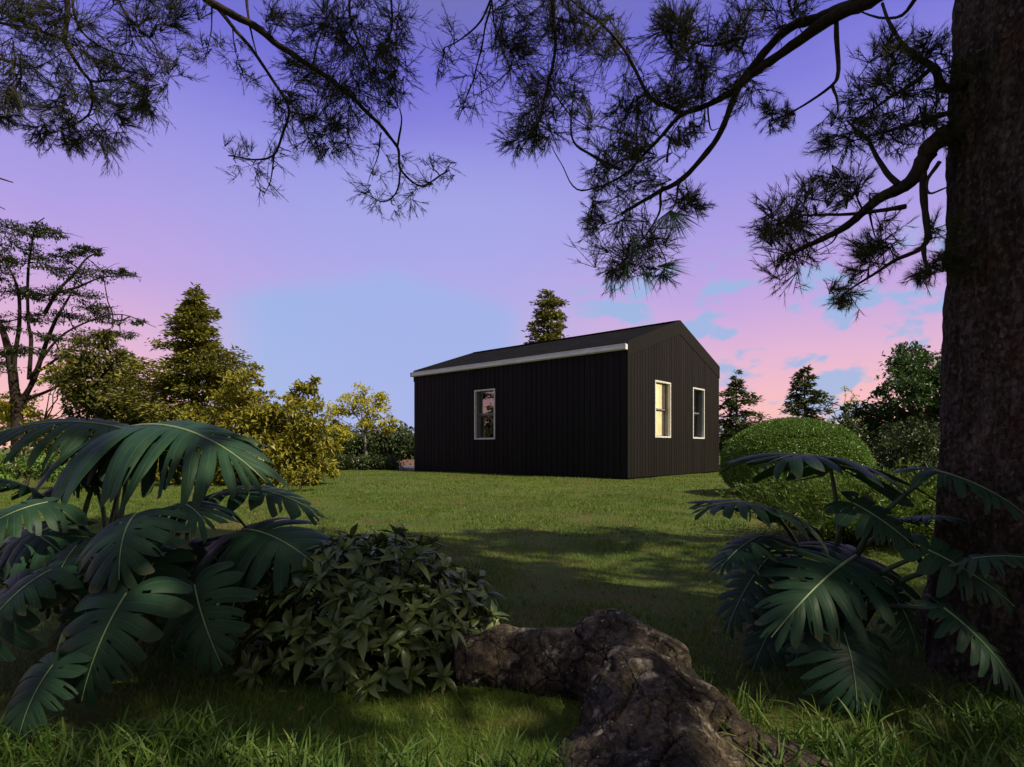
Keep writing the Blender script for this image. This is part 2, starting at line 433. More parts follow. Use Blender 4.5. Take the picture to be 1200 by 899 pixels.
# ------------------------------------------------------------------ house
def house():
    H = 2.8
    A = np.array([135 / F * 11.7, 11.7]); B = np.array([-114 / F * 16.2, 16.2]); C = np.array([241 / F * 15.4, 15.4])
    # make the plan a true rectangle: long wall A-B, gable wall A-C
    u = unit(B - A); Lw = float(np.linalg.norm(B - A))
    v = np.array([u[1], -u[0]])
    if np.dot(v, C - A) < 0: v = -v
    Lg = float(np.dot(v, C - A))
    APEX = 3.64
    root = empty('garden_cabin', (*(A + u * Lw / 2 + v * Lg / 2), 0), 'black timber clad gabled cabin with white framed windows standing on the lawn', 'cabin')
    u3 = np.array([*u, 0]); v3 = np.array([*v, 0]); z3 = np.array([0, 0, 1.0]); A3 = np.array([*A, 0])
    # --- materials
    m, nt, ns, lk = new_mat('black_timber')
    g = ns.new('ShaderNodeNewGeometry')
    nz = noise_(nt, 18, 5, .6, coords(nt, (1, 1, .06)))
    c = ramp(nt, [(0, (.0046, .0043, .0042)), (1, (.0076, .0072, .0069))], g.outputs['Random Per Island'])
    c = mixc(nt, 1.0, c, ramp(nt, [(.3, (.75, .75, .75)), (.7, (1.25, 1.22, 1.2))], nz), 'MULTIPLY')
    finish(nt, c, ramp(nt, [(.3, (.5, .5, .5)), (.7, (.75, .75, .75))], nz), .16, bump=nz, bdist=.004, bstr=.5)
    m2, nt, ns, lk = new_mat('black_flashing')
    nz = noise_(nt, 8, 4, .6, coords(nt)); finish(nt, ramp(nt, [(.3, (.0065, .006, .0055)), (.7, (.010, .0092, .0085))], nz), .7, .15, bump=nz, bdist=.003)
    m3, nt, ns, lk = new_mat('roof_shingle')
    br = ns.new('ShaderNodeTexBrick'); mp = coords(nt, (1, 1, 1), 'UV'); lk.new(mp, br.inputs['Vector'])
    br.inputs['Scale'].default_value = 1; br.inputs['Brick Width'].default_value = .3; br.inputs['Row Height'].default_value = .14
    br.inputs['Mortar Size'].default_value = .008
    br.inputs[1].default_value = (.0035, .0035, .0035, 1); br.inputs[2].default_value = (.010, .0095, .0095, 1); br.inputs[3].default_value = (.002, .002, .002, 1)
    sp = noise_(nt, 60, 4, .7, coords(nt)); c = mixc(nt, 1, br.outputs[0], ramp(nt, [(.3, (.6, .6, .6)), (.7, (1.4, 1.4, 1.4))], sp), 'MULTIPLY')
    finish(nt, c, .95, .05, bump=math_(nt, 'ADD', sp, br.outputs[1]), bdist=.01)
    m4, nt, ns, lk = new_mat('white_frame'); nz = noise_(nt, 14, 4, .6, coords(nt))
    finish(nt, ramp(nt, [(.3, (.55, .55, .58)), (.7, (.72, .72, .74))], nz), .4, .5)
    m5, nt, ns, lk = new_mat('gutter_metal'); nz = noise_(nt, 3, 5, .7, coords(nt, (1, 1, 4)))
    finish(nt, ramp(nt, [(.3, (.56, .59, .66)), (.7, (.80, .83, .9))], nz), .32, .6)
    m6, nt, ns, lk = new_mat('window_glass')
    gl = ns.new('ShaderNodeBsdfGlossy'); gl.inputs['Roughness'].default_value = .01; gl.inputs[0].default_value = (.75, .75, .78, 1)
    wn = noise_(nt, 2.0, 2, .5, coords(nt)); bp = ns.new('ShaderNodeBump'); bp.inputs['Strength'].default_value = .12; bp.inputs['Distance'].default_value = .02
    lk.new(wn, bp.inputs['Height']); lk.new(bp.outputs[0], gl.inputs['Normal'])
    tp = ns.new('ShaderNodeBsdfTransparent'); tp.inputs[0].default_value = (.95, .96, .96, 1)
    mx = ns.new('ShaderNodeMixShader'); mx.inputs[0].default_value = .2
    out = ns.new('ShaderNodeOutputMaterial'); lk.new(tp.outputs[0], mx.inputs[1]); lk.new(gl.outputs[0], mx.inputs[2]); lk.new(mx.outputs[0], out.inputs[0])
    m7, nt, ns, lk = new_mat('sky_glow_panel')
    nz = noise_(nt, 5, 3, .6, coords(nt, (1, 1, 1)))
    em = ns.new('ShaderNodeEmission'); em.inputs[1].default_value = 1.5  # emission stands in for bright sky mirrored in the glass
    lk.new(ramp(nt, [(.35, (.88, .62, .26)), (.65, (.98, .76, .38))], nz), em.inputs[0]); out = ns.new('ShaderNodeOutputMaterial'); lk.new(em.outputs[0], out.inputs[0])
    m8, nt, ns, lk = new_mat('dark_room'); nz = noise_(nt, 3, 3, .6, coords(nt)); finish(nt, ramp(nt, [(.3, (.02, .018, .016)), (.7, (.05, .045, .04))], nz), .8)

    # --- windows by where their outer frames are
    def on_long(px, py):      # (along, height)
        k = (px - 600) / F
        # A + u*s has x = k*y
        s = (k * A[1] - A[0]) / (u[0] - k * u[1]); y = A[1] + u[1] * s
        return s, CAM_H + (HZ - py) / F * y
    def on_gable(px, py):
        k = (px - 600) / F
        s = (k * A[1] - A[0]) / (v[0] - k * v[1]); y = A[1] + v[1] * s
        return s, CAM_H + (HZ - py) / F * y
    def rect(fn, p0, p1):
        a, za = fn(*p0); b, zb = fn(*p1)
        return min(a, b), max(a, b), min(za, zb), max(za, zb)
    s0, _ = on_long(581, 480); s1, _ = on_long(557, 480)
    _, zt = on_long(569, 456.5); _, zb = on_long(569, 515)
    wl = (s0, s1, zb, zt)
    s0, _ = on_gable(766, 480); s1, _ = on_gable(784.5, 480); _, zt = on_gable(775, 447); _, zb = on_gable(775, 513)
    w1 = (s0, s1, zb, zt)
    s0, _ = on_gable(810.5, 480); s1, _ = on_gable(824, 480)
    w2 = (s0, s1, zb, zt)
    print('HOUSE', Lw, Lg, wl, w1, w2)

    def boards(mb, org, ax, nrm, L, top, wins, bw=.15, gap=.005):
        """vertical boards cut round the windows; top(s) gives wall height"""
        n = int(round(L / bw)); bw = L / n
        th = .022
        for i in range(n):
            a = i * bw + gap / 2; b = (i + 1) * bw - gap / 2
            cuts = sorted({a, b} | {e for w in wins for e in w[:2] if a < e < b})
            if abs(top(0) - top(L / 2)) > .01 and a < L / 2 < b: cuts = sorted(set(cuts) | {L / 2})
            for p, q in zip(cuts, cuts[1:]):
                mid = (p + q) / 2
                spans = [(0.03, None)]
                for w in wins:
                    if w[0] < mid < w[1]: spans = [(0.03, w[2]), (w[3], None)]
                for lo, hi in spans:
                    za, zb = (hi, hi) if hi is not None else (top(p), top(q))
                    bas = [org + ax * p, org + ax * q]
                    V = []
                    for off in (0.0, th):
                        V += [bas[0] + nrm * off + z3 * lo, bas[1] + nrm * off + z3 * lo, bas[1] + nrm * off + z3 * zb, bas[0] + nrm * off + z3 * za]
                    e = .004   # eased front edge
                    V[4] = V[4] + ax * e; V[7] = V[7] + ax * e; V[5] = V[5] - ax * e; V[6] = V[6] - ax * e
                    mb.add(V, [[0, 1, 2, 3], [4, 7, 6, 5], [0, 4, 5, 1], [1, 5, 6, 2], [2, 6, 7, 3], [3, 7, 4, 0]])
    def backing(mb, org, ax, nrm, L, top, wins, m=1):
        es = sorted({0.0, L, L / 2} | {e for w in wins for e in w[:2]})
        th = .16
        for p, q in zip(es, es[1:]):
            mid = (p + q) / 2; spans = [(0.0, None)]
            for w in wins:
                if w[0] < mid < w[1]: spans = [(0.0, w[2]), (w[3], None)]
            for lo, hi in spans:
                za, zb = (hi, hi) if hi is not None else (top(p), top(q))
                V = []
                for off in (-th, -.001):
                    V += [org + ax * p + nrm * off + z3 * lo, org + ax * q + nrm * off + z3 * lo, org + ax * q + nrm * off + z3 * zb, org + ax * p + nrm * off + z3 * za]
                mb.add(V, [[0, 1, 2, 3], [4, 7, 6, 5], [0, 4, 5, 1], [1, 5, 6, 2], [2, 6, 7, 3], [3, 7, 4, 0]], m)
    flat = lambda s: H
    gab = lambda s: H + (APEX - H) * (1 - abs(s - Lg / 2) / (Lg / 2)) - .02
    nL = -v3; nG = -u3
    mb = MB(); boards(mb, A3, u3, nL, Lw, flat, [wl]); backing(mb, A3 + u3 * .17, u3, nL, Lw - .34, flat, [(wl[0] - .17, wl[1] - .17, wl[2], wl[3])])
    o = mb.build('long_wall', [m, m2], root); o['label'] = 'black boarded long wall under the white gutter'
    mb = MB(); boards(mb, A3 + v3 * .001, v3, nG, Lg - .002, gab, [w1, w2], .125); backing(mb, A3, v3, nG, Lg, gab, [w1, w2])
    o = mb.build('gable_wall', [m, m2], root); o['label'] = 'black boarded gable wall with two windows'
    mb = MB(); backing(mb, A3 + v3 * Lg + u3 * .17, u3, v3, Lw - .34, flat, []); boards(mb, A3 + v3 * Lg, u3, v3, Lw, flat, [])
    mb.build('rear_wall', [m, m2], root)
    mb = MB(); backing(mb, A3 + u3 * Lw, v3, u3, Lg, gab, []); boards(mb, A3 + u3 * Lw, v3, u3, Lg, gab, [])
    mb.build('end_wall', [m, m2], root)
    # plinth and inner floor
    mb = MB(); ax = np.stack([u3, v3, z3])
    mb.box(A3 + u3 * Lw / 2 + v3 * Lg / 2 + z3 * .0, (Lw - .1, Lg - .1, .06), 0, ax); mb.build('plinth', m2, root)
    # corner post trims
    mb = MB(); mb.box(A3 - v3 * .019 - u3 * .019 + z3 * (H / 2 + .01), (.03, .03, H - .04), 0, ax); mb.build('corner_trim', m2, root)
    # rake boards: broad flat bands along both slopes of the gable
    for nm, org, nr in (('rake_board', A3, nG), ('rake_board', A3 + u3 * Lw, u3)):
        mb = MB()
        sl = (APEX - H) / (Lg / 2); bd = .34
        for sgn in (0, 1):
            p = [(0 - .02, H - sl * .02), (Lg / 2, APEX), (Lg / 2, APEX - bd), (-.02, H - sl * .02 - bd + .02)]
            if sgn: p = [(Lg - a, z) for a, z in p]
            V = [org + v3 * a + nr * .0235 + z3 * (z + .06) for a, z in p] + [org + v3 * a + nr * .031 + z3 * (z + .06) for a, z in p]
            if sgn: V = V[:4][::-1] + V[4:][::-1]
            mb.add(V, [[3, 2, 1, 0], [4, 5, 6, 7], [0, 1, 5, 4], [1, 2, 6, 5], [2, 3, 7, 6], [3, 0, 4, 7]])
        mb.build(nm, m2, root)
    # roof: two slopes of shingles with thickness
    mb = MB(); sl = (APEX - H) / (Lg / 2)
    for sgn in (0, 1):
        e = -.05
        a0, z0 = e, H + sl * e + .03; a1, z1 = Lg / 2, APEX + .03
        pts = [(a0, z0), (a1, z1), (a1, z1 - .05), (a0, z0 - .05)]
        if sgn: pts = [(Lg - a, z) for a, z in pts]
        V = [A3 + v3 * a + z3 * z + u3 * (-.022) for a, z in pts] + [A3 + v3 * a + z3 * z + u3 * (Lw + .022) for a, z in pts]
        D = math.hypot(a1 - a0, z1 - z0)
        uv = [(0, 0), (0, D), (0, D), (0, 0), (Lw, 0), (Lw, D), (Lw, D), (Lw, 0)]
        mb.add(V, [[0, 4, 5, 1], [3, 2, 6, 7], [0, 3, 7, 4], [0, 1, 2, 3], [4, 7, 6, 5]], 0, uv)
    roof = mb.build('roof', m3, root)
    mb = MB(); mb.box(A3 + v3 * Lg / 2 + u3 * Lw / 2 + z3 * (APEX + .035), (Lw + .04, .16, .02), 0, ax); mb.build('ridge_cap', m2, roof)
    # gutter along the long wall: box trough, lip and end caps, joined in three lengths
    mb = MB()
    gy = -.115
    mb.box(A3 + u3 * (Lw / 2) + v3 * (gy + .055) + z3 * (H - .075), (Lw + .06, .012, .11), 0, ax)
    mb.box(A3 + u3 * (Lw / 2) + v3 * gy + z3 * (H - .065), (Lw + .06, .010, .078), 0, ax)
    mb.box(A3 + u3 * (Lw / 2) + v3 * (gy + .025) + z3 * (H - .11), (Lw + .056, .06, .010), 0, ax)
    mb.box(A3 + u3 * (Lw / 2) + v3 * (gy - .006) + z3 * (H - .018), (Lw + .06, .022, .016), 0, ax)
    for s in (-.035, Lw + .035): mb.box(A3 + u3 * s + v3 * (gy + .022) + z3 * (H - .075), (.01, .085, .11), 0, ax)
    gut = mb.build('gutter', m5, root)
    for s in (.9, 2.35, 4.2, 5.6):
        mb = MB(); mb.box(A3 + u3 * s + v3 * (gy - .008) + z3 * (H - .064), (.07, .006, .082), 0, ax); mb.build('gutter_joint', m5, gut)

    def window(org, ax_, nr, w, lit):
        a, b, z0, z1 = w
        R = np.stack([ax_, nr, z3])
        def bx(mb, s0, s1, n0, n1, za, zb):
            mb.box(org + ax_ * (s0 + s1) / 2 + nr * (n0 + n1) / 2 + z3 * (za + zb) / 2, (s1 - s0, n1 - n0, zb - za), 0, R)
        fw = .035
        mb = MB()      # outer trim stands proud of the boards
        bx(mb, a, a + fw, -.02, .04, z0, z1); bx(mb, b - fw, b, -.02, .04, z0, z1)
        bx(mb, a + fw, b - fw, -.02, .04, z1 - fw, z1); bx(mb, a + fw, b - fw, -.02, .04, z0, z0 + fw)
        fr = mb.build('window', m4, root)
        fr['label'] = lit
        mb = MB(); t = .012; i0 = a + .012; i1 = b - .012; j0 = z0 + .012; j1 = z1 - .012   # deep reveal lining
        bx(mb, i0, i0 + t, -.20, -.021, j0, j1); bx(mb, i1 - t, i1, -.20, -.021, j0, j1)
        bx(mb, i0 + t, i1 - t, -.20, -.021, j1 - t, j1); bx(mb, i0 + t, i1 - t, -.20, -.021, j0, j0 + t)
        mr = m4r; mb.build('reveal', mr, fr)
        q0 = i0 + t; q1 = i1 - t; r0 = j0 + t; r1 = j1 - t; mz = (r0 + r1) / 2
        mb = MB(); s = .03
        bx(mb, q0, q0 + s, -.115, -.085, mz, r1); bx(mb, q1 - s, q1, -.115, -.085, mz, r1); bx(mb, q0 + s, q1 - s, -.115, -.085, r1 - s, r1); bx(mb, q0 + s, q1 - s, -.115, -.085, mz, mz + s)
        mb.build('upper_sash', m4r, fr)
        mb = MB()
        bx(mb, q0, q0 + s, -.15, -.118, r0, mz); bx(mb, q1 - s, q1, -.15, -.118, r0, mz); bx(mb, q0 + s, q1 - s, -.15, -.118, r0, r0 + s); bx(mb, q0 + s, q1 - s, -.15, -.118, mz - s, mz)
        mb.build('lower_sash', m4r, fr)
        mb = MB(); bx(mb, q0 + s, q1 - s, -.103, -.098, mz + s, r1 - s); mb.build('pane', m6, fr)
        mb = MB(); bx(mb, q0 + s, q1 - s, -.137, -.132, r0 + s, mz - s); mb.build('pane', m6, fr)
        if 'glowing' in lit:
            mb = MB(); bx(mb, q0 + .002, q1 - .002, -.19, -.18, r0 + .002, r1 - .002); mb.build('sky_glow_panel', m7, fr)  # added glowing panel behind the panes, imitates a warm sky reflection
    m4r, nt, ns, lk = new_mat('grey_reveal'); nz = noise_(nt, 14, 4, .6, coords(nt))
    finish(nt, ramp(nt, [(.3, (.16, .16, .18)), (.7, (.24, .24, .26))], nz), .5, .5)
    window(A3, u3, nL, wl, 'white framed sash window on the long wall mirroring the autumn trees')
    window(A3, v3, nG, w1, 'sash window near the corner glowing warm yellow in place of reflected sky')
    window(A3, v3, nG, w2, 'dark narrow looking sash window towards the back corner')
    # interior lining so that the room behind the panes is dark
    mb = MB(); c = A3 + u3 * Lw / 2 + v3 * Lg / 2
    mb.box(c + z3 * 1.4, (.1, Lg - .5, 2.6), 0, ax); mb.build('inner_partition', m8, root)
    # slab beyond the far corner and a soil bed
    mp_, nt, ns, lk = new_mat('pale_concrete'); nz = noise_(nt, 12, 5, .6, coords(nt)); finish(nt, ramp(nt, [(.3, (.42, .42, .43)), (.7, (.58, .58, .60))], nz), .8, .3, bump=nz)
    mb = MB(); mb.box(A3 + u3 * (Lw + 1.0) + v3 * 1.9 + z3 * .025, (1.9, 3.0, .07), 0, ax); tag(mb.build('patio_slab', mp_), kind='structure')
    ms, nt, ns, lk = new_mat('brown_mulch'); nz = noise_(nt, 14, 6, .7, coords(nt)); finish(nt, ramp(nt, [(.3, (.07, .04, .03)), (.7, (.17, .10, .08))], nz), .9, .2, bump=nz, bdist=.03)
    mb = MB(); V = []; rng = np.random.default_rng(2)
    c = P(470, 540, 20.5); nx, ny = 14, 8
    for i in range(nx + 1):
        for j in range(ny + 1):
            s, t = i / nx, j / ny
            V.append((c[0] - 1.2 + s * 4.5, c[1] - .6 + t * 2, .005 + .22 * math.sin(math.pi * s) ** .5 * math.sin(math.pi * t) ** .6 + rng.uniform(0, .02)))
    mb.add(V, [[i * (ny + 1) + j, (i + 1) * (ny + 1) + j, (i + 1) * (ny + 1) + j + 1, i * (ny + 1) + j + 1] for i in range(nx) for j in range(ny)])
    tag(mb.build('soil_bed', ms, smooth=True), kind='structure')
house()

# ------------------------------------------------------------------ trees
def blob_leaves(mb, c, r, n, L, W, rng, m=0, shell=.5, rough=.45, upbias=.5, jit=.35, flat=1.0):
    """leaves spread through an uneven blob; sub-clumps give gaps and lumps"""
    c = np.asarray(c, float); r = np.broadcast_to(np.asarray(r, float), (3,))
    k = max(4, n // 45)
    d = rnd_dirs(rng, k)
    rad = (shell + (1 - shell) * rng.uniform(0, 1, k) ** .6) * (1 + rng.uniform(-rough, rough, k) * .6)
    sc = c + d * rad[:, None] * r
    idx = rng.integers(0, k, n)
    sz = r.mean() * rng.uniform(.12, .30, k)
    off = rng.normal(size=(n, 3)) * sz[idx][:, None] * np.array([1, 1, .6 * flat])
    p = sc[idx] + off
    out = unit((p - c) / r)
    D = unit(out * .6 + rnd_dirs(rng, n) * .8 + np.array([0, 0, -.15]))
    Nn = unit(rnd_dirs(rng, n) * .7 + np.array([0, 0, upbias]) + out * .4)
    s = rng.uniform(.6, 1.3, n)
    leaves(mb, p, D, Nn, L * s, W * s, m)
    return sc

def limb(mb, a, b, r0, r1, rng, sag=.08, n=5, sides=5, m=0):
    t = np.linspace(0, 1, n)[:, None]
    L = np.linalg.norm(np.asarray(b) - a)
    p = a + (b - a) * t + rng.normal(0, L * .035, (n, 3)) * np.sin(t * math.pi) + np.array([0, 0, -sag * L]) * np.sin(t * math.pi)
    tube(mb, p, np.linspace(r0, r1, n), sides, m, .1, rng)
    return p

def conifer(name, px, base_y, top_y, d, prof, label, rng, leaf, seeds=1, dens=1.0, L=.11, W=.045, group='conifers round the lawn', droop=.12, whorl=.085):
    """prof: list of (photo y, half width px left, half width px right)"""
    s = d / F
    base = np.array([(px - 600) * s, d, 0.0]); top = P(px, top_y, d)
    t = empty(name, base, label, 'tree', group)
    Ht = top[2]
    tr = MB()
    pth = np.array([base + (top - base) * k + np.array([.03 * math.sin(5 * k), .02 * math.cos(4 * k), 0]) * Ht * .2 for k in np.linspace(0, 1, 14)])
    tube(tr, pth, np.linspace(.035 * Ht ** .8, .006, 14), 8, 0, .08, rng)
    mb = MB()
    ys = [q[0] for q in prof]
    z = Ht * .99
    zlow = P(px, prof[-1][0], d)[2]
    while z > max(zlow, .12):
        py = HZ - (z - CAM_H) / s
        rl = np.interp(py, ys, [q[1] for q in prof]) * s; rr = np.interp(py, ys, [q[2] for q in prof]) * s
        nb = int(rng.integers(3, 5))
        a0 = rng.uniform(0, 6.28)
        for k in range(nb):
            a = a0 + k / nb * 2 * math.pi + rng.uniform(-.3, .3)
            rad = (rr if math.cos(a) > 0 else rl) * abs(math.cos(a)) + (rl + rr) / 2 * (1 - abs(math.cos(a)))
            rad *= rng.uniform(.35, 1.1) * (1 + .7 * noise.noise(Vector((math.cos(a) * 1.1 + px, math.sin(a) * 1.1, z * 1.6))))
            if rad < .02: rad = .03
            o = base + np.array([0, 0, max(.05, z + rng.uniform(-1, 1) * whorl)])
            dr = np.array([math.cos(a), math.sin(a), 0])
            tt = np.linspace(0, 1, 6)[:, None]
            lift = rng.uniform(-.12, .42)
            p = o + dr * rad * tt + np.array([0, 0, 1.0]) * rad * (lift * tt - (droop + lift * .4) * tt ** 2)
            if rad > .15: tube(tr, p, np.linspace(.012 + .012 * rad, .004, 6), 4, 0)
            n = int(max(14, rad * 150 * dens / (L / .11)))
            q = rng.uniform(.12, 1, n) ** .75
            bp = np.stack([np.interp(q, tt[:, 0], p[:, i]) for i in range(3)], 1)
            side = np.array([-dr[1], dr[0], 0])
            wdt = rad * .30 * np.sin(np.clip(q * 2.6, 0, 3.0)) + .025
            sg = rng.uniform(-1, 1, n)
            pos = bp + side * (sg * wdt)[:, None] + rng.normal(0, .022 + .055 * rad, (n, 3)) * np.array([1, 1, .85])
            D = unit(dr * .9 + side * sg[:, None] * .9 + rng.normal(0, .35, (n, 3)) + np.array([0, 0, .12]))
            Nn = unit(np.array([0, 0, 1.0]) + rng.normal(0, .45, (n, 3)))
            leaves(mb, pos, D, Nn, L * rng.uniform(.6, 1.3, n), W * rng.uniform(.6, 1.3, n))
        z -= whorl * rng.uniform(.7, 1.3) * (.6 + .5 * (1 - z / Ht))
    tr.build('trunk', MAT['bark_far'], t, True)
    mb.build('crown', leaf, t)
    return t

def clump_tree(name, base_px, d, clumps, label, rng, leaf, bark, L, W, dens, tr_r=.09, group=None, cat='tree', flatz=1.0, shell=.45, depth_j=.5, fork=.45, twigs=True, base_y=None, rough=.45, yscale=1.0, part='crown'):
    s = d / F
    base = np.array([(base_px - 600) * s, d, 0.0])
    t = empty(name, base, label, cat, group)
    tr = MB(); mb = MB()
    C = [P(c[0], c[1], d) + np.array([0, rng.uniform(-1, 1) * depth_j, 0]) for c in clumps]
    R = [np.array([c[2] * s, c[2] * s * yscale, (c[3] if len(c) > 3 else c[2] * flatz) * s]) for c in clumps]
    topz = max(c[2] for c in C); cx = np.mean([c[0] for c in C])
    fk = np.array([base[0] + (cx - base[0]) * .35, d, topz * fork])
    sp = limb(tr, base, fk, tr_r, tr_r * .75, rng, 0, 6, 8)
    for c, r in zip(C, R):
        n = int(dens * 4.5 * (r[0] * r[2] * 2) / (L * W * .5))
        sc = blob_leaves(mb, c, r, max(n, 30), L, W, rng, 0, shell, rough, flat=flatz)
        st = fk if c[2] > fk[2] else base + (fk - base) * max(.25, min(.95, (c[2] - .1) / max(fk[2], .1)))
        limb(tr, st, c, tr_r * .5, tr_r * .14, rng, .03, 6, 5)
        if twigs:
            for q in sc[rng.permutation(len(sc))[:9]]:
                limb(tr, c, q, tr_r * .14, .004, rng, 0, 4, 4)
    tr.build('trunk', bark, t, True)
    mb.build(part, leaf, t)
    return t

def all_trees():
    rng = np.random.default_rng(21)
    # left conifer with a thin spire
    conifer('conifer_tree', 228, 572, 338, 12.0,
            [(338, 2, 2), (352, 14, 12), (372, 20, 20), (395, 34, 28), (408, 30, 34), (425, 50, 52), (450, 56, 60), (480, 60, 66), (510, 62, 78), (545, 60, 85), (565, 50, 70)],
            'tall olive green conifer with a thin spire rising left of the lawn', rng, MAT['conifer_warm'], dens=1.55, L=.105, W=.045, droop=.02)
    conifer('conifer_tree', 643, 545, 341, 24, [(341, 3, 3), (352, 12, 12), (368, 18, 18), (385, 21, 22), (400, 26, 30), (430, 32, 36), (520, 40, 40)],
            'narrow conifer showing above the black cabin roof', rng, MAT['conifer_warm'], dens=1.1, L=.2, W=.09, droop=.06, whorl=.17)
    conifer('conifer_tree', 863, 545, 438, 17, [(438, 2, 2), (450, 9, 9), (465, 16, 14), (480, 20, 26), (497, 28, 32), (512, 30, 28), (530, 32, 34)],
            'pointed conifer right beside the gable end of the cabin', rng, MAT['conifer_green'], dens=1.1, L=.14, W=.06, whorl=.13)
    conifer('conifer_tree', 943, 545, 432, 19, [(432, 2, 2), (443, 12, 10), (458, 16, 15), (470, 24, 18), (482, 26, 22), (497, 24, 28), (530, 24, 30)],
            'dark conifer rising behind the rounded clipped bush', rng, MAT['conifer_green'], dens=1.15, L=.15, W=.065, whorl=.14)
    # yellow olive broadleaf in front of the left conifer
    clump_tree('olive_leaved_tree', 318, 10.2, [(352, 446, 13), (343, 468, 20), (362, 488, 25), (330, 500, 26), (376, 512, 18), (292, 452, 20), (282, 480, 30), (305, 515, 34), (345, 535, 36), (270, 530, 36), (318, 552, 32), (372, 540, 20), (240, 505, 26), (255, 552, 30), (266, 472, 20), (312, 482, 22), (398, 530, 12), (230, 545, 26)],
               'broad yellow olive leaved tree lit by the sun left of the lawn', rng, MAT['yellow_leaf'], MAT['bark_far'], .095, .042, 1.5, .08, depth_j=.5, shell=.35)
    clump_tree('small_shrub', 352, 8.6, [(352, 557, 15, 9), (340, 562, 10, 7), (364, 560, 9, 7)], 'tiny yellow leaved shrub low on the lawn edge', rng, MAT['yellow_leaf'], MAT['bark_far'], .075, .035, 1.6, .02, cat='shrub', depth_j=.1, part='foliage')
    # darker tree between the flat crowned tree and the conifer
    clump_tree('dark_olive_tree', 128, 13.0, [(128, 402, 14), (122, 422, 24), (142, 430, 20), (110, 450, 26), (146, 462, 24), (120, 482, 34), (95, 490, 22), (155, 490, 22), (135, 515, 36), (90, 520, 28), (172, 478, 22), (180, 512, 30), (160, 440, 14), (200, 535, 30)],
               'dark olive rounded tree between the flat crowned tree and conifer', rng, MAT['dark_tree_leaf'], MAT['bark_far'], .105, .05, 1.75, .09, shell=.3)
    clump_tree('yellow_bush', 45, 15.0, [(72, 428, 17), (88, 440, 13), (62, 440, 13), (28, 478, 18), (15, 490, 18), (70, 466, 13), (40, 500, 16), (95, 470, 8), (90, 500, 10)],
               'bright yellow bush glowing behind the flat crowned tree trunk', rng, MAT['autumn_leaf'], MAT['bark_far'], .12, .06, 1.5, .04, cat='bush')
    clump_tree('light_green_bush', 30, 9.0, [(25, 545, 26, 16), (58, 548, 22, 14), (-15, 540, 30, 22), (95, 552, 24, 14)],
               'light green low bush seen between the large leaves at left', rng, MAT['bush_leaf'], MAT['bark_far'], .08, .035, 1.1, .03, cat='bush', depth_j=.2, part='foliage')
    clump_tree('autumn_tree', 428, 19.5, [(428, 468, 15), (411, 474, 16), (400, 490, 16), (447, 478, 15), (457, 494, 11), (432, 495, 12), (404, 508, 15), (452, 502, 9), (425, 484, 14), (393, 498, 11), (440, 466, 10)],
               'small thin autumn tree with bright yellow leaves by the hedge', rng, MAT['autumn_leaf'], MAT['bark_grey'], 11 * .01, .055, .85, .05, shell=.2, depth_j=.3, fork=.5)
    # right side
    clump_tree('green_broadleaf_tree', 1072, 9.5, [(1088, 418, 22), (1062, 436, 24), (1040, 462, 22), (1015, 478, 13), (1082, 462, 26), (1050, 492, 30), (1092, 500, 32), (1030, 510, 22), (1112, 440, 34), (1130, 480, 40), (1070, 522, 34), (1150, 430, 36), (1170, 500, 40), (1022, 455, 9)],
               'leafy green broadleaf tree partly hidden behind the big trunk', rng, MAT['green_tree_leaf'], MAT['bark_far'], .075, .038, 1.6, .11, shell=.3)
    clump_tree('bare_tree', 984, 20, [(988, 486, 10), (972, 494, 10), (1000, 492, 9), (985, 502, 14), (1005, 505, 10), (965, 505, 8), (990, 458, 7), (1001, 464, 6), (980, 466, 6), (996, 474, 8)],
               'thin half bare tree with a few yellow leaves behind the clipped bush', rng, MAT['autumn_leaf'], MAT['bark_grey'], .08, .035, .16, .04, shell=.2, fork=.55)
    clump_tree('low_bush', 872, 16.6, [(862, 520, 14, 12), (874, 512, 14), (890, 515, 16), (860, 508, 9), (900, 520, 14)],
               'dark low bush between the cabin corner and the clipped bush', rng, MAT['hedge_leaf'], MAT['bark_far'], .09, .04, 1.3, .03, cat='bush', part='foliage', group='dark low bushes on the right')
    clump_tree('low_bush', 1030, 8.4, [(1010, 512, 20), (1040, 520, 26), (1075, 525, 30), (1110, 530, 36), (1040, 548, 28), (1085, 556, 34)],
               'dark green bush beneath the broadleaf tree beside the big trunk', rng, MAT['hedge_leaf'], MAT['bark_far'], .07, .03, 1.3, .03, cat='bush', part='foliage', group='dark low bushes on the right')
    # the half bare tree's upper twigs
    # flat crowned tree at the far left: limbs drawn one by one, leaves in thin layers
    d = 14.5; s = d / F
    base = np.array([(20 - 600) * s, d, 0])
    t = empty('flat_crowned_tree', base, 'open flat crowned tree with forked dark limbs at the far left edge', 'tree')
    tr = MB(); mb = MB()
    def lp(pts, r0, r1, dj=0):
        p = smooth_path([P(x, y, d) + np.array([0, dj * k / len(pts), 0]) for k, (x, y) in enumerate(pts)], 4)
        tube(tr, p, np.linspace(r0, r1, len(p)), 6, 0, .1, rng)
        return p
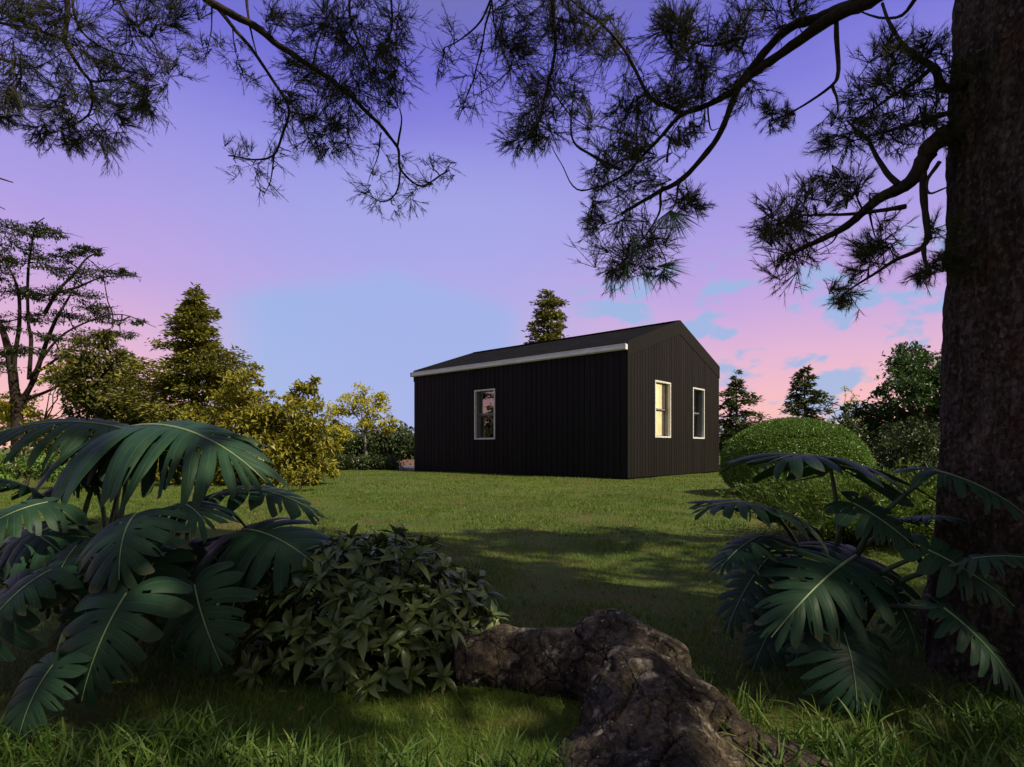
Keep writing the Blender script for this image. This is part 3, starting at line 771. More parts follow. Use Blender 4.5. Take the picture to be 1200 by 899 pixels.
    paths = [lp([(20, 560), (20, 490), (17, 455), (12, 420), (2, 385), (-14, 360), (-40, 330)], .15, .035),
             lp([(20, 480), (34, 445), (44, 400), (52, 368), (60, 345), (66, 322)], .075, .014, .8),
             lp([(34, 445), (41, 400), (42, 380), (46, 330), (54, 300), (64, 275), (78, 268)], .05, .010, -.8),
             lp([(17, 455), (20, 420), (28, 385), (31, 352), (28, 330), (16, 305), (5, 292)], .06, .012, -.5),
             lp([(52, 368), (64, 340), (80, 318), (94, 296), (110, 290)], .05, .012, .5),
             lp([(36, 440), (62, 428), (88, 412), (118, 400), (148, 388)], .04, .008, -.6),
             lp([(20, 470), (44, 462), (70, 448), (82, 440)], .05, .015, .3),
             lp([(34, 445), (60, 396), (92, 372), (124, 362), (160, 376)], .035, .008, 1.0),
             lp([(60, 345), (86, 335), (110, 322), (140, 318)], .04, .01, .5),
             lp([(12, 420), (-20, 405), (-60, 380)], .06, .02, .3),
             # bare boughs coming in at the edge
             lp([(-14, 360), (-60, 300), (-70, 240), (-40, 222), (0, 216), (22, 222), (45, 233), (68, 242)], .06, .012, -1.5),
             lp([(-60, 290), (-30, 235), (0, 239), (18, 250), (45, 264)], .04, .010, -1.2),
             lp([(-60, 300), (-20, 262), (0, 248), (4, 262), (1, 280)], .05, .014, -1.3)]
    lay = [(12, 268, 26, 7), (40, 272, 20, 6), (66, 272, 22, 6), (20, 290, 26, 7), (96, 295, 20, 6), (108, 292, 16, 4), (72, 300, 22, 6), (44, 308, 26, 6), (82, 322, 32, 6), (120, 318, 28, 5), (142, 318, 14, 3),
           (20, 340, 36, 7), (52, 346, 30, 6), (-10, 320, 30, 10), (90, 345, 30, 6), (112, 362, 30, 6), (80, 372, 32, 5), (140, 376, 26, 4), (160, 378, 14, 3), (30, 372, 34, 5), (60, 395, 34, 5), (110, 392, 34, 5), (140, 392, 22, 4), (-10, 380, 30, 8), (20, 410, 30, 5), (80, 415, 30, 5), (-20, 430, 30, 8), (120, 408, 20, 4), (0, 300, 24, 8)]
    for (x, y, rx, rz) in lay:
        c = P(x, y, d + rng.uniform(-1.0, 1.0))
        n = int(rx * rz * 3.6)
        sc = blob_leaves(mb, c, (rx * s, rx * s * .9, rz * s), n, .085, .03, rng, 0, .15, .6, 1.4, flat=.35)
        # twigs tie the layer to the nearest limb
        allp = np.concatenate(paths); b = allp[np.argmin(np.linalg.norm(allp - c, axis=1))]
        limb(tr, b, c, .022, .010, rng, .02, 5, 4)
        for q in sc[:8]: limb(tr, c, q, .010, .004, rng, 0, 4, 3)
        for k in range(5):
            e = c + np.array([rng.uniform(.3, 1.1) * rx * s * (1 if rng.random() > .25 else -1), rng.normal(0, .3), rng.uniform(-.2, 1.2) * rz * s])
            limb(tr, c, e, .009, .003, rng, -.03, 4, 3)
    tr.build('trunk', MAT['twig'], t, True); mb.build('crown', MAT['umbrella_leaf'], t)

    # hedges
    def hedge(name, x0, x1, d, z, dp, n, L, W, label):
        t = empty(name, ((x0 + x1) / 2, d, 0), label, 'hedge')
        mb = MB(); k = n // 30
        cx = rng.uniform(x0, x1, k); cy = d + rng.uniform(-1, 1, k) * dp; cz = z * rng.uniform(.02, 1, k) ** .8
        wob = .12 * z * np.array([noise.noise(Vector((a * 1.3, b, .5))) for a, b in zip(cx, cy)])
        idx = rng.integers(0, k, n)
        p = np.stack([cx, cy, cz + wob], 1)[idx] + rng.normal(0, .09, (n, 3)) * np.array([1.3, 1, .8])
        p[:, 2] = np.abs(p[:, 2])
        D = unit(rng.normal(0, 1, (n, 3)) + np.array([0, -.4, .3])); Nn = unit(rng.normal(0, .6, (n, 3)) + np.array([0, -.3, .9]))
        leaves(mb, p, D, Nn, L * rng.uniform(.6, 1.3, n), W * rng.uniform(.6, 1.3, n))
        st = MB()
        tube(st, np.array([[x0, d, .01], [(x0 + x1) / 2, d, .012], [x1, d, .01]]), .012, 4)
        for x in np.arange(x0, x1, .5):
            limb(st, np.array([x, d, 0.0]), np.array([x + rng.uniform(-.2, .2), d + rng.uniform(-.2, .2), z * .8]), .02, .006, rng, 0, 4, 4)
        st.build('stem', MAT['bark_far'], t); mb.build('foliage', MAT['hedge_leaf'], t)
    hedge('tall_hedge', -10.5, 2.5, 23.5, 1.18, .7, 24000, .16, .08, 'tall dark green hedge running behind the yellow autumn tree')
    hedge('low_hedge', -6.3, -3.45, 16.8, .33, .4, 7000, .1, .045, 'low green hedge strip in front of the tall hedge')
    # far wood
    mb = MB(); n = 26000; k = 420
    a = rng.uniform(-1.05, 1.05, k); R = rng.uniform(46, 62, k)
    cx = np.tan(a * .98) * R; zz = rng.uniform(.1, 1, k) ** .7
    hh = 2.1 + 1.0 * np.array([noise.noise(Vector((x * .09, 4.2, 0))) for x in cx])
    idx = rng.integers(0, k, n)
    p = np.stack([cx, R, zz * hh], 1)[idx] + rng.normal(0, .45, (n, 3)); p[:, 2] = np.abs(p[:, 2])
    leaves(mb, p, rnd_dirs(rng, n), unit(rng.normal(0, .6, (n, 3)) + np.array([0, -.3, .9])), .6 * rng.uniform(.6, 1.3, n), .34)
    tag(mb.build('far_wood', MAT['far_leaf']), 'far line of low dark woodland along the horizon', 'woodland', kind='stuff')
all_trees()

# ------------------------------------------------------------------ bushes on the right
def right_bushes():
    rng = np.random.default_rng(33)
    s = 7.5 / F
    c = np.array([(938 - 600) * s, 7.7, .42]); r = np.array([.92, .92, .62])
    t = empty('clipped_bush', (c[0], c[1], 0), 'large rounded clipped green bush beside the cabin gable', 'bush')
    mb = MB(); n = 56000
    d = rnd_dirs(rng, n); d[:, 2] = np.where(d[:, 2] < -.62, -d[:, 2], d[:, 2])
    lump = np.array([noise.noise(Vector(tuple(x * 2.3))) * .03 + noise.noise(Vector(tuple(x * 8))) * .022 for x in d])
    rad = 1 + lump - np.abs(rng.normal(0, .045, n))
    p = c + d * rad[:, None] * r
    D = unit(d * .5 + rnd_dirs(rng, n) * .8 + np.array([0, 0, .15])); Nn = unit(d + rng.normal(0, .5, (n, 3)))
    leaves(mb, p, D, Nn, 0.036 * rng.uniform(.6, 1.35, n), .019 * rng.uniform(.7, 1.2, n))
    tr = MB()
    for k in range(70):
        e = c + rnd_dirs(rng, 1)[0] * r * rng.uniform(.6, .93)
        e[2] = max(e[2], .1)
        limb(tr, np.array([c[0] + rng.uniform(-.15, .15), c[1] + rng.uniform(-.15, .15), 0]), e, .018, .004, rng, 0, 5, 4)
    tr.build('stem', MAT['bark_far'], t); mb.build('foliage', MAT['bush_leaf'], t)
    # feathery bush in front of it
    t = empty('feathery_bush', P(1005, 680, 3.9) * np.array([1, 1, 0]), 'soft feathery green bush in front of the clipped bush', 'bush')
    mb = MB(); tr = MB()
    b0 = np.array(t.location)
    for k in range(330):
        a = rng.uniform(0, 6.28); q = rng.uniform(0, 1) ** .6
        root = b0 + np.array([math.cos(a) * .25 * q, math.sin(a) * .2 * q, 0])
        dr = unit(np.array([math.cos(a) * q * .95, math.sin(a) * q * .7, .28 + .55 * rng.uniform(.2, 1)]))
        L = rng.uniform(.35, .62) * (1 + .35 * q)
        tt = np.linspace(0, 1, 6)[:, None]
        pth = root + dr * L * tt + np.array([0, 0, -.16]) * L * tt ** 2 + rng.normal(0, .008, (6, 3))
        tube(tr, pth, np.linspace(.004, .001, 6), 3, cap=False)
        m = 85
        u = rng.uniform(.22, 1, m)
        pos = np.stack([np.interp(u, tt[:, 0], pth[:, i]) for i in range(3)], 1)
        D = unit(dr + rng.normal(0, .65, (m, 3)))
        leaves(mb, pos, D, rnd_dirs(rng, m), .055 * rng.uniform(.5, 1.3, m), .0085, fold=.1)
    tr.build('stem', MAT['twig'], t); mb.build('foliage', MAT['feather_leaf'], t)
right_bushes()

# ------------------------------------------------------------------ big pine: trunk, boughs, needles
def pine():
    rng = np.random.default_rng(77)
    C0 = np.array([1.66, 1.65, 0])
    t = empty('pine_tree', C0, 'huge rough barked pine at the right edge with boughs hanging across the sky', 'tree')
    # --- trunk
    m, nt, ns, lk = new_mat('pine_bark')
    v = coords(nt, (1, 1, .22)); v2 = coords(nt, (1, 1, .7))
    vor = ns.new('ShaderNodeTexVoronoi'); vor.feature = 'DISTANCE_TO_EDGE'; vor.inputs['Scale'].default_value = 48; lk.new(v2, vor.inputs['Vector'])
    st = noise_(nt, 26, 8, .7, v); gr = noise_(nt, 70, 5, .7, v2); pat = noise_(nt, 5, 4, .6, v2)
    c = ramp(nt, [(.28, (.02, .017, .013)), (.5, (.07, .058, .044)), (.72, (.17, .145, .115))], st)
    c = mixc(nt, ramp(nt, [(.55, (0, 0, 0)), (.75, (.6, .6, .6))], gr), c, (.24, .21, .18, 1))
    c = mixc(nt, ramp(nt, [(.60, (0, 0, 0)), (.72, (.55, .55, .55))], pat), c, (.11, .05, .025, 1))
    fl = ns.new('ShaderNodeTexVoronoi'); fl.inputs['Scale'].default_value = 110; lk.new(v2, fl.inputs['Vector'])
    fs = ns.new('ShaderNodeSeparateXYZ'); lk.new(fl.outputs['Color'], fs.inputs[0])
    c = mixc(nt, ramp(nt, [(.80, (0, 0, 0)), (.86, (.4, .4, .4))], fs.outputs[0]), c, (.22, .19, .155, 1))
    c = mixc(nt, ramp(nt, [(.72, (0, 0, 0)), (.80, (.5, .5, .5))], fs.outputs[1]), c, (.02, .016, .012, 1))
    crack = ramp(nt, [(0, (0, 0, 0)), (.25, (1, 1, 1))], math_(nt, 'ADD', vor.outputs[0], math_(nt, 'MULTIPLY', math_(nt, 'SUBTRACT', gr, .4), .5)))
    c = mixc(nt, 1, c, mixc(nt, crack, (.62, .6, .58, 1), (1, 1, 1, 1)), 'MULTIPLY')
    hgt = math_(nt, 'ADD', math_(nt, 'ADD', st, math_(nt, 'MULTIPLY', gr, .5)), math_(nt, 'MULTIPLY', crack, .2))
    finish(nt, c, .92, .12, bump=hgt, bdist=.03, bstr=1.0)
    na, nz_ = 260, 420
    Hh = 7.5
    zz = np.concatenate([np.linspace(-.03, 3.4, nz_ - 40), np.linspace(3.45, Hh, 40)])
    V = np.zeros((nz_, na, 3)); a = np.arange(na) / na * 2 * math.pi
    ca, sa = np.cos(a), np.sin(a)
    for i, z in enumerate(zz):
        r = .328 + .052 * math.exp(-max(z, 0) / .35) - .008 * z
        r = max(r, .10)
        cx = .015 * z
        for j in range(na):
            p3 = (ca[j] * 2.2, sa[j] * 2.2, z * .9)
            fl = .035 * math.exp(-max(z, 0) / .25) * math.sin(a[j] * 6 + 1.2 + .8 * math.sin(z * 3))
            low = max(0., min(1., (1.15 - z) / .6))
            ridge = (1 - abs(noise.noise(Vector((ca[j] * 9, sa[j] * 9, z * 1.0))))) ** 2 * .024
            plate = noise.noise(Vector((ca[j] * 11, sa[j] * 11, z * 14))) * .008
            d = noise.noise(Vector(p3)) * .018 + ridge * (.35 + .9 * low) + plate * 1.5 * (1 - .6 * low) + fl
            rr = r + d
            V[i, j] = (C0[0] + cx + ca[j] * rr, C0[1] + sa[j] * rr, z)
    i = np.arange(nz_ - 1)[:, None] * na; j = np.arange(na)[None]; j2 = (j + 1) % na
    mb = MB(); mb.add(V.reshape(-1, 3), np.stack([i + j, i + j2, i + na + j2, i + na + j], -1).reshape(-1, 4))
    mb.build('trunk', m, t, True)

    # --- boughs: polylines (px, py, depth); every one runs back to the trunk or to another bough
    def W(pts): return np.array([P(*q) for q in pts])
    trunk_top = lambda z: np.array([C0[0] + .015 * z, C0[1], z])
    BR = []     # (main path, radii, [side paths], [clusters])
    # E : the bough on the right that leaves the trunk within the picture
    E0 = np.vstack([trunk_top(1.78)[None], W([(1111, 160, 1.72), (1086, 186, 1.75), (1067, 216, 1.8), (1031, 236, 1.9), (996, 262, 2.0), (960, 280, 2.1), (925, 298, 2.2)])])
    E_side = [([(1054, 217, 1.82), (1031, 191, 1.9), (1013, 160, 2.0), (991, 142, 2.1)], .010),
              ([(1062, 242, 1.8), (1018, 249, 1.9), (965, 251, 2.0), (940, 252, 2.05)], .008),
              ([(1080, 200, 1.77), (1085, 258, 1.75), (1080, 289, 1.78), (1049, 307, 1.9), (1018, 325, 2.0), (991, 342, 2.1)], .011),
              ([(1080, 289, 1.78), (1086, 309, 1.75), (1108, 316, 1.74)], .008),
              ([(1100, 190, 1.73), (1086, 212, 1.74), (1090, 228, 1.72), (1113, 220, 1.7)], .007),
              ([(1018, 249, 1.9), (1022, 270, 1.92), (1030, 292, 1.95)], .004),
              ([(1013, 250, 1.9), (1004, 228, 1.95), (1000, 212, 2.0)], .004),
              ([(985, 268, 2.03), (975, 285, 2.06), (955, 296, 2.1)], .004)]
    E_cl = [(930, 240, 34), (915, 262, 34), (950, 250, 30), (938, 268, 28), (912, 300, 30), (925, 318, 26), (905, 278, 26), (955, 225, 20), (895, 262, 18),
            (985, 215, 24), (1000, 225, 22), (965, 205, 18), (1022, 285, 26), (1005, 292, 24), (1042, 280, 24), (1000, 340, 22), (985, 352, 16), (1010, 310, 18), (1095, 312, 22), (1105, 270, 18), (1075, 330, 16), (1115, 300, 14)]
    BR.append((E0, .034, .008, E_side, E_cl, 'thick crooked bough leaving the trunk at the right edge'))
    # E2 : foliage above it
    E2 = np.vstack([trunk_top(1.98)[None], W([(1120, 100, 1.72), (1092, 80, 1.76), (1076, 67, 1.8), (1049, 44, 1.9), (1031, 4, 2.0)])])
    E2_side = [([(1092, 80, 1.76), (1060, 105, 1.85), (1030, 125, 1.95), (1000, 140, 2.05)], .008), ([(1115, 130, 1.7), (1080, 140, 1.78), (1040, 155, 1.9), (1000, 165, 2.0)], .008)]
    E2_cl = [(1030, 80, 34), (1062, 92, 34), (1082, 122, 34), (1042, 120, 34), (1012, 108, 28), (1092, 145, 30), (1002, 132, 28), (1072, 60, 26), (1052, 150, 32), (985, 152, 28), (1002, 160, 28), (1100, 100, 26), (1030, 55, 22), (1070, 158, 30), (1095, 60, 22), (965, 160, 20)]
    BR.append((E2, .017, .005, E2_side, E2_cl, 'dense needled bough against the upper trunk'))
    # D : long double bough sweeping left from above the frame
    D0 = np.vstack([trunk_top(2.5)[None], P(1100, -70, 2.0)[None], W([(1060, -32, 2.15), (1018, 0, 2.25), (978, 18, 2.35), (933, 49, 2.45), (889, 80, 2.55), (858, 107, 2.62), (831, 120, 2.7), (800, 133, 2.78), (778, 156, 2.84), (758, 179, 2.9), (735, 203, 2.95)])])
    D_side = [([(1040, -18, 2.2), (1000, 5, 2.3), (965, 20, 2.4), (925, 32, 2.48), (889, 71, 2.55), (867, 98, 2.62), (853, 133, 2.68), (836, 169, 2.74), (800, 209, 2.8), (774, 224, 2.85), (751, 237, 2.9), (728, 250, 2.95)], .024),
              ([(982, 14, 2.36), (982, 80, 2.36), (973, 102, 2.38), (933, 129, 2.45), (902, 142, 2.5)], .010),
              ([(975, 100, 2.38), (981, 118, 2.37), (982, 132, 2.36)], .007),
              ([(1076, -4, 2.1), (1049, 22, 2.15), (1000, 13, 2.3)], .008),
              ([(867, 46, 2.56), (830, 53, 2.65), (805, 45, 2.7)], .007),
              ([(831, 120, 2.7), (832, 150, 2.7), (842, 150, 2.7)], .005),
              ([(800, 133, 2.78), (785, 125, 2.8), (765, 116, 2.9), (750, 93, 2.95), (731, 58, 3.0), (708, 31, 3.0), (669, 0, 3.05), (640, -30, 3.1)], .013),
              ([(727, 199, 2.95), (696, 183, 3.0), (673, 167, 3.05), (669, 136, 3.1), (673, 97, 3.1)], .009),
              ([(735, 203, 2.95), (708, 216, 2.98), (676, 222, 3.0), (657, 191, 3.05), (641, 160, 3.1)], .006),
              ([(782, 190, 2.85), (786, 160, 2.85), (798, 140, 2.8)], .006),
              ([(774, 224, 2.85), (772, 250, 2.88), (758, 275, 2.9), (735, 300, 2.95)], .007),
              ([(796, 212, 2.8), (792, 235, 2.8), (786, 248, 2.8)], .007),
              ([(762, 270, 2.9), (780, 310, 2.9), (760, 332, 2.95)], .004)]
    D_cl = [(740, 200, 34), (762, 208, 30), (728, 218, 30), (712, 208, 26), (722, 262, 28), (745, 270, 30), (708, 288, 30), (752, 300, 30), (770, 282, 24), (735, 312, 28), (702, 240, 20), (715, 318, 22), (770, 320, 20), (692, 270, 18),
            (760, 112, 34), (732, 150, 30), (720, 172, 28), (780, 118, 30), (742, 132, 30), (772, 152, 30), (755, 165, 30), (790, 100, 24), (720, 140, 22), (800, 235, 18), (815, 240, 14), (806, 160, 18),
            (812, 20, 28), (832, 12, 30), (852, 22, 30), (902, 12, 30), (862, 55, 26), (832, 78, 26), (872, 105, 26), (822, 108, 26), (880, 30, 26), (930, 10, 24), (800, 55, 24), (785, 45, 26), (770, 25, 26), (790, 15, 24), (900, 130, 14), (920, 135, 14), (810, 85, 22), (850, 100, 24)]
    BR.append((D0, .036, .006, D_side, D_cl, 'long double bough sweeping down over the cabin roof'))
    # overhead limb reaching left across the frame, out of sight above it
    limbL = np.array([trunk_top(3.0), (1.2, 2.2, 3.25), (.5, 2.8, 3.42), (-.3, 3.1, 3.46), (-1.0, 3.2, 3.48), (-1.8, 3.2, 3.5), (-2.5, 3.1, 3.52), (-3.0, 3.0, 3.5)])
    L_s = smooth_path(limbL, 6)
    mb = MB(); tube(mb, L_s, np.linspace(.085, .006, len(L_s)), 10, 0, .05, rng)
    ol = mb.build('overhead_limb', MAT['twig'], t, True)
    def up(px, py, d):
        q = P(px, py, d); k = L_s[np.argmin(np.abs(L_s[:, 0] - q[0]))]
        return k[None]
    C_0 = np.vstack([up(640, -40, 3.1), W([(640, -35, 3.1), (648, 10, 3.12), (650, 60, 3.12), (640, 110, 3.12), (630, 150, 3.15)])])
    C_side = [([(600, -30, 3.1), (575, 0, 3.1), (562, 28, 3.1), (540, 45, 3.1), (520, 56, 3.12)], .008), ([(575, 5, 3.1), (566, 45, 3.1), (556, 90, 3.1), (542, 128, 3.12), (535, 140, 3.1)], .006), ([(576, 0, 3.1), (581, 35, 3.12), (600, 60, 3.12)], .006),
              ([(648, 20, 3.12), (690, 30, 3.1), (720, 50, 3.1)], .006), ([(645, 100, 3.12), (668, 135, 3.1), (690, 150, 3.1)], .005), ([(596, 85, 3.1), (570, 105, 3.1), (548, 118, 3.1)], .003)]
    C_cl = [(640, 28, 36), (652, 58, 36), (672, 40, 34), (612, 38, 34), (692, 30, 32), (702, 68, 30), (722, 50, 28), (640, 98, 32), (620, 108, 28), (630, 138, 28), (612, 158, 26), (650, 148, 26), (602, 174, 20), (690, 148, 20), (622, 70, 36), (662, 85, 34), (600, 60, 28), (640, 8, 34), (690, 8, 30), (610, 8, 30), (668, 112, 24), (632, 175, 20), (598, 78, 24)]
    C_thin = [(522, 58, 22), (535, 75, 24), (545, 100, 24), (540, 125, 22), (530, 40, 20), (560, 80, 22), (520, 85, 16), (555, 130, 18), (560, 50, 18)]
    BR.append((C_0, .018, .004, C_side, C_cl, 'dense needled bough hanging left of the sweeping bough', C_thin))
    B0 = np.vstack([up(240, -30, 3.2), W([(236, -20, 3.2), (250, 4, 3.2), (300, 33, 3.2), (333, 57, 3.2), (367, 80, 3.2), (400, 103, 3.2), (423, 125, 3.2), (447, 148, 3.2), (466, 173, 3.2), (470, 199, 3.2), (493, 218, 3.2), (528, 199, 3.2)])])
    B_side = [([(254, 8, 3.2), (277, 37, 3.2), (300, 63, 3.2), (317, 90, 3.2), (337, 123, 3.2), (333, 153, 3.2), (320, 182, 3.2), (300, 187, 3.2), (267, 183, 3.2)], .012),
              ([(320, 182, 3.2), (318, 210, 3.2), (310, 230, 3.2)], .005), ([(288, -10, 3.2), (293, 33, 3.2), (302, 63, 3.2)], .009),
              ([(470, 199, 3.2), (465, 225, 3.2), (450, 236, 3.2), (425, 226, 3.2)], .006), ([(466, 173, 3.2), (470, 140, 3.2), (465, 120, 3.2)], .007), ([(447, 155, 3.2), (443, 183, 3.2), (430, 215, 3.2)], .005),
              ([(457, -15, 3.2), (458, 35, 3.2), (440, 60, 3.2), (410, 45, 3.2)], .007), ([(248, 5, 3.2), (248, 35, 3.2), (242, 62, 3.2)], .005), ([(410, -10, 3.2), (412, 30, 3.2), (430, 70, 3.2), (436, 95, 3.2)], .008), ([(367, 80, 3.2), (372, 50, 3.2), (385, 20, 3.2)], .006), ([(337, 130, 3.2), (365, 135, 3.2), (390, 150, 3.2)], .005), ([(273, 32, 3.2), (276, 60, 3.2), (283, 80, 3.2)], .004)]
    B_cl = [(420, 20, 36), (442, 40, 34), (462, 58, 30), (450, 90, 32), (472, 78, 26), (402, 60, 36), (380, 40, 34), (360, 55, 28), (412, 130, 30), (380, 122, 28), (368, 148, 28), (392, 165, 26), (432, 80, 34), (342, 108, 26), (350, 150, 26), (400, 90, 34), (425, 108, 32), (395, 15, 34), (450, 12, 30), (360, 20, 28), (340, 75, 22), (378, 90, 30), (455, 115, 24), (400, 150, 24), (330, 20, 22), (365, 178, 20)]
    B_thin = [(425, 228, 22), (440, 244, 20), (480, 238, 22), (500, 208, 20), (520, 198, 18), (460, 240, 18), (478, 195, 18), (500, 180, 16), (445, 205, 16), (450, 180, 18), (310, 225, 20), (300, 200, 18), (275, 186, 18), (290, 180, 14), (330, 200, 22), (345, 180, 22), (244, 52, 20), (236, 68, 14), (255, 45, 14), (280, 80, 18), (290, 100, 20), (285, 65, 16), (266, 175, 12), (485, 225, 16)]
    BR.append((B0, .026, .004, B_side, B_cl, 'long thin bough curling down right of the left foliage', B_thin))
    A0 = np.vstack([up(80, -30, 3.05), W([(82, -20, 3.05), (80, 10, 3.05), (77, 45, 3.05), (92, 78, 3.05), (108, 100, 3.05), (105, 130, 3.05), (80, 150, 3.05)])])
    A_side = [([(82, -10, 3.05), (95, 35, 3.05), (130, 60, 3.05), (170, 70, 3.05)], .007), ([(-40, 15, 3.0), (0, 26, 3.0), (45, 36, 3.02), (90, 52, 3.05), (76, 40, 3.05)], .009), ([(108, 95, 3.05), (140, 95, 3.05), (175, 105, 3.05)], .006), ([(72, 70, 3.05), (66, 95, 3.05), (90, 112, 3.05)], .004), ([(-40, 60, 3.0), (0, 70, 3.0), (40, 80, 3.0), (76, 60, 3.05)], .006), ([(130, -20, 3.05), (150, 20, 3.05), (180, 50, 3.05), (190, 85, 3.05)], .007)]
    A_cl = [(30, 40, 32), (70, 20, 34), (110, 58, 34), (150, 30, 36), (180, 60, 34), (188, 88, 26), (60, 78, 30), (20, 90, 28), (120, 90, 34), (150, 120, 34), (110, 148, 32), (130, 166, 24), (72, 150, 28), (45, 160, 22), (15, 125, 26), (160, 100, 30), (100, 25, 34), (130, 70, 34), (170, 15, 32), (25, 20, 30), (50, 50, 30), (85, 110, 26), (145, 140, 24), (-10, 60, 30), (55, 125, 20), (165, 130, 20), (120, 120, 30), (-10, 110, 24), (0, 140, 16), (200, 20, 28), (215, 10, 24), (90, 178, 16), (45, 0, 30), (5, 5, 30)]
    BR.append((A0, .018, .004, A_side, A_cl, 'broad mass of needled twigs in the top left corner'))

    def needles(mb, pth, n, L, w, rng, spread=.62, start=.08):
        q = rng.uniform(start, 1, n); k = len(pth) - 1
        i = np.minimum((q * k).astype(int), k - 1); f = (q * k - i)[:, None]
        b = pth[i] * (1 - f) + pth[i + 1] * f
        tdir = unit(pth[i + 1] - pth[i])
        D = unit(tdir + rng.normal(0, spread, (n, 3)) * (.9 - .45 * q)[:, None])
        S = unit(np.cross(D, rnd_dirs(rng, n)))
        ln = (L * rng.uniform(.55, 1.2, n))[:, None]
        V = np.stack([b - S * w * .5, b + S * w * .5, b + D * ln], 1).reshape(-1, 3)
        mb.add(V, np.arange(n)[:, None] * 3 + np.array([[0, 1, 2]]))
    def spray(tw, mb, o, d, L, n, rng, per, nl, w, fan=.75):
        for _ in range(n):
            dd = unit(d + rng.normal(0, fan * .6, 3))
            l = L * rng.uniform(.45, 1.0)
            tt = np.linspace(0, 1, 5)[:, None]
            side = unit(np.cross(dd, rnd_dirs(rng, 1)[0]))
            pth = o + dd * l * tt + side * l * rng.uniform(-.22, .22) * tt ** 2
            tube(tw, pth, np.linspace(.0019, .0008, 5), 3, cap=False)
            needles(mb, pth, per, nl, w, rng)
            for _ in range(2):
                s = pth[int(rng.integers(1, 4))]
                d2 = unit(dd + rng.normal(0, .5, 3)); l2 = l * rng.uniform(.3, .55)
                p2 = s + d2 * l2 * tt
                tube(tw, p2, np.linspace(.0012, .0006, 5), 3, cap=False)
                needles(mb, p2, per // 2, nl, w, rng)

    for br in BR:
        main, r0, r1, sides, cl, label = br[:6]
        thin = br[6] if len(br) > 6 else []
        bk = MB()
        mp = smooth_path(main, 6)
        wig = np.array([[noise.noise(Vector((x * 6, y * 6, z * 6 + k * 9.1))) for k in range(3)] for x, y, z in mp]) * .012
        mp = mp + wig
        tube(bk, mp, r1 + (r0 - r1) * (1 - np.linspace(0, 1, len(mp))) ** 1.25, 8, 0, .12, rng)
        allp = [mp]
        for pts, r in sides:
            sp = smooth_path(W(pts), 5)
            sp = sp + np.array([[noise.noise(Vector((x * 7, y * 7, z * 7 + k * 5.3))) for k in range(3)] for x, y, z in sp]) * .009
            tube(bk, sp, np.linspace(r, r * .3, len(sp)), 6, 0, .12, rng); allp.append(sp)
        allp = np.concatenate(allp)
        tw = MB(); nd = MB()
        for lst, dense in ((cl, 1.0), (thin, .4)):
            for (px, py, r) in lst:
                dmean = None
                q0 = P(px, py, 1.0) - np.array([0, 0, CAM_H])
                # nearest bough point in view direction gives the depth
                rel = allp - np.array([0, 0, CAM_H])
                pr = np.stack([rel[:, 0] / rel[:, 1] * F + 600, HZ - rel[:, 2] / rel[:, 1] * F], 1)
                vis = rel[:, 1] > .5
                dist = np.linalg.norm(pr - np.array([px, py]), axis=1) + np.where(vis, 0, 1e6)
                b = allp[np.argmin(dist)]
                dep = b[1] + rng.uniform(-.22, .22)
                c = P(px, py, dep); R = r * dep / F
                v0 = c - b; ln = np.linalg.norm(v0)
                dr = unit(v0 * np.array([1, .6, 1]) + rng.normal(0, .02, 3)) if ln > R * .35 else unit(np.array([rng.normal(-.3, .6), rng.normal(0, .4), rng.normal(0, .6)]))
                o = c - dr * R * .75
                cp = limb(tw, b, o, .0042, .0022, rng, .02, 5, 4)
                nsp = 6 if dense > .6 else 3
                for k in range(nsp):
                    oo = o + rng.normal(0, .34, 3) * R
                    spray(tw, nd, oo, unit(dr + rng.normal(0, .5, 3)), R * 1.45, int((7 if dep > 2.5 else 5) if dense > .6 else 4), rng, int(28 if dense > .6 else 16), .030, (.0017 if dense > .6 else .0015) * min(1, dep / 2.9))
        o = bk.build('bough', MAT['twig'], t, True); o['label'] = label
        tw.build('twigs', MAT['twig'], o)
        nd.build('needles', MAT['pine_needle'], o)
        if 'double' in label:
            gn = MB()
            for (x, y, dx, dy, n) in ((786, 246, .35, -1, 46), (786, 246, -.6, -.8, 26), (786, 248, .9, -.6, 26), (770, 312, 1, .05, 40), (735, 305, -.2, -1, 30), (752, 312, .4, -.9, 22), (742, 272, .3, -1, 24)):
                b = P(x, y, 2.78)
                D = unit(np.array([dx, 0, dy]) + rng.normal(0, .28, (n, 3)))
                S = unit(np.cross(D, rnd_dirs(rng, n)))
                l = (.17 * rng.uniform(.6, 1.1, n))[:, None]
                mid = b + D * l * .55 + np.array([0, 0, -.004]); tip = b + D * l + np.array([0, 0, -.018])
                V = np.stack([b - S * .001, b + S * .001, mid + S * .0013, tip, mid - S * .0013], 1).reshape(-1, 3)
                kk = np.arange(n)[:, None] * 5
                gn.add(V, kk + np.array([[0, 1, 2, 3, 4]]))
            g = gn.build('long_needles', MAT['pine_needle_green'], o); g['label'] = 'fresh green long needles at the bough tip'

    # --- the crown overhead (above the frame): it shades the foreground
    cw = MB(); tr = MB()
    h = SUN_DIR / SUN_DIR[2]
    cnt = 0
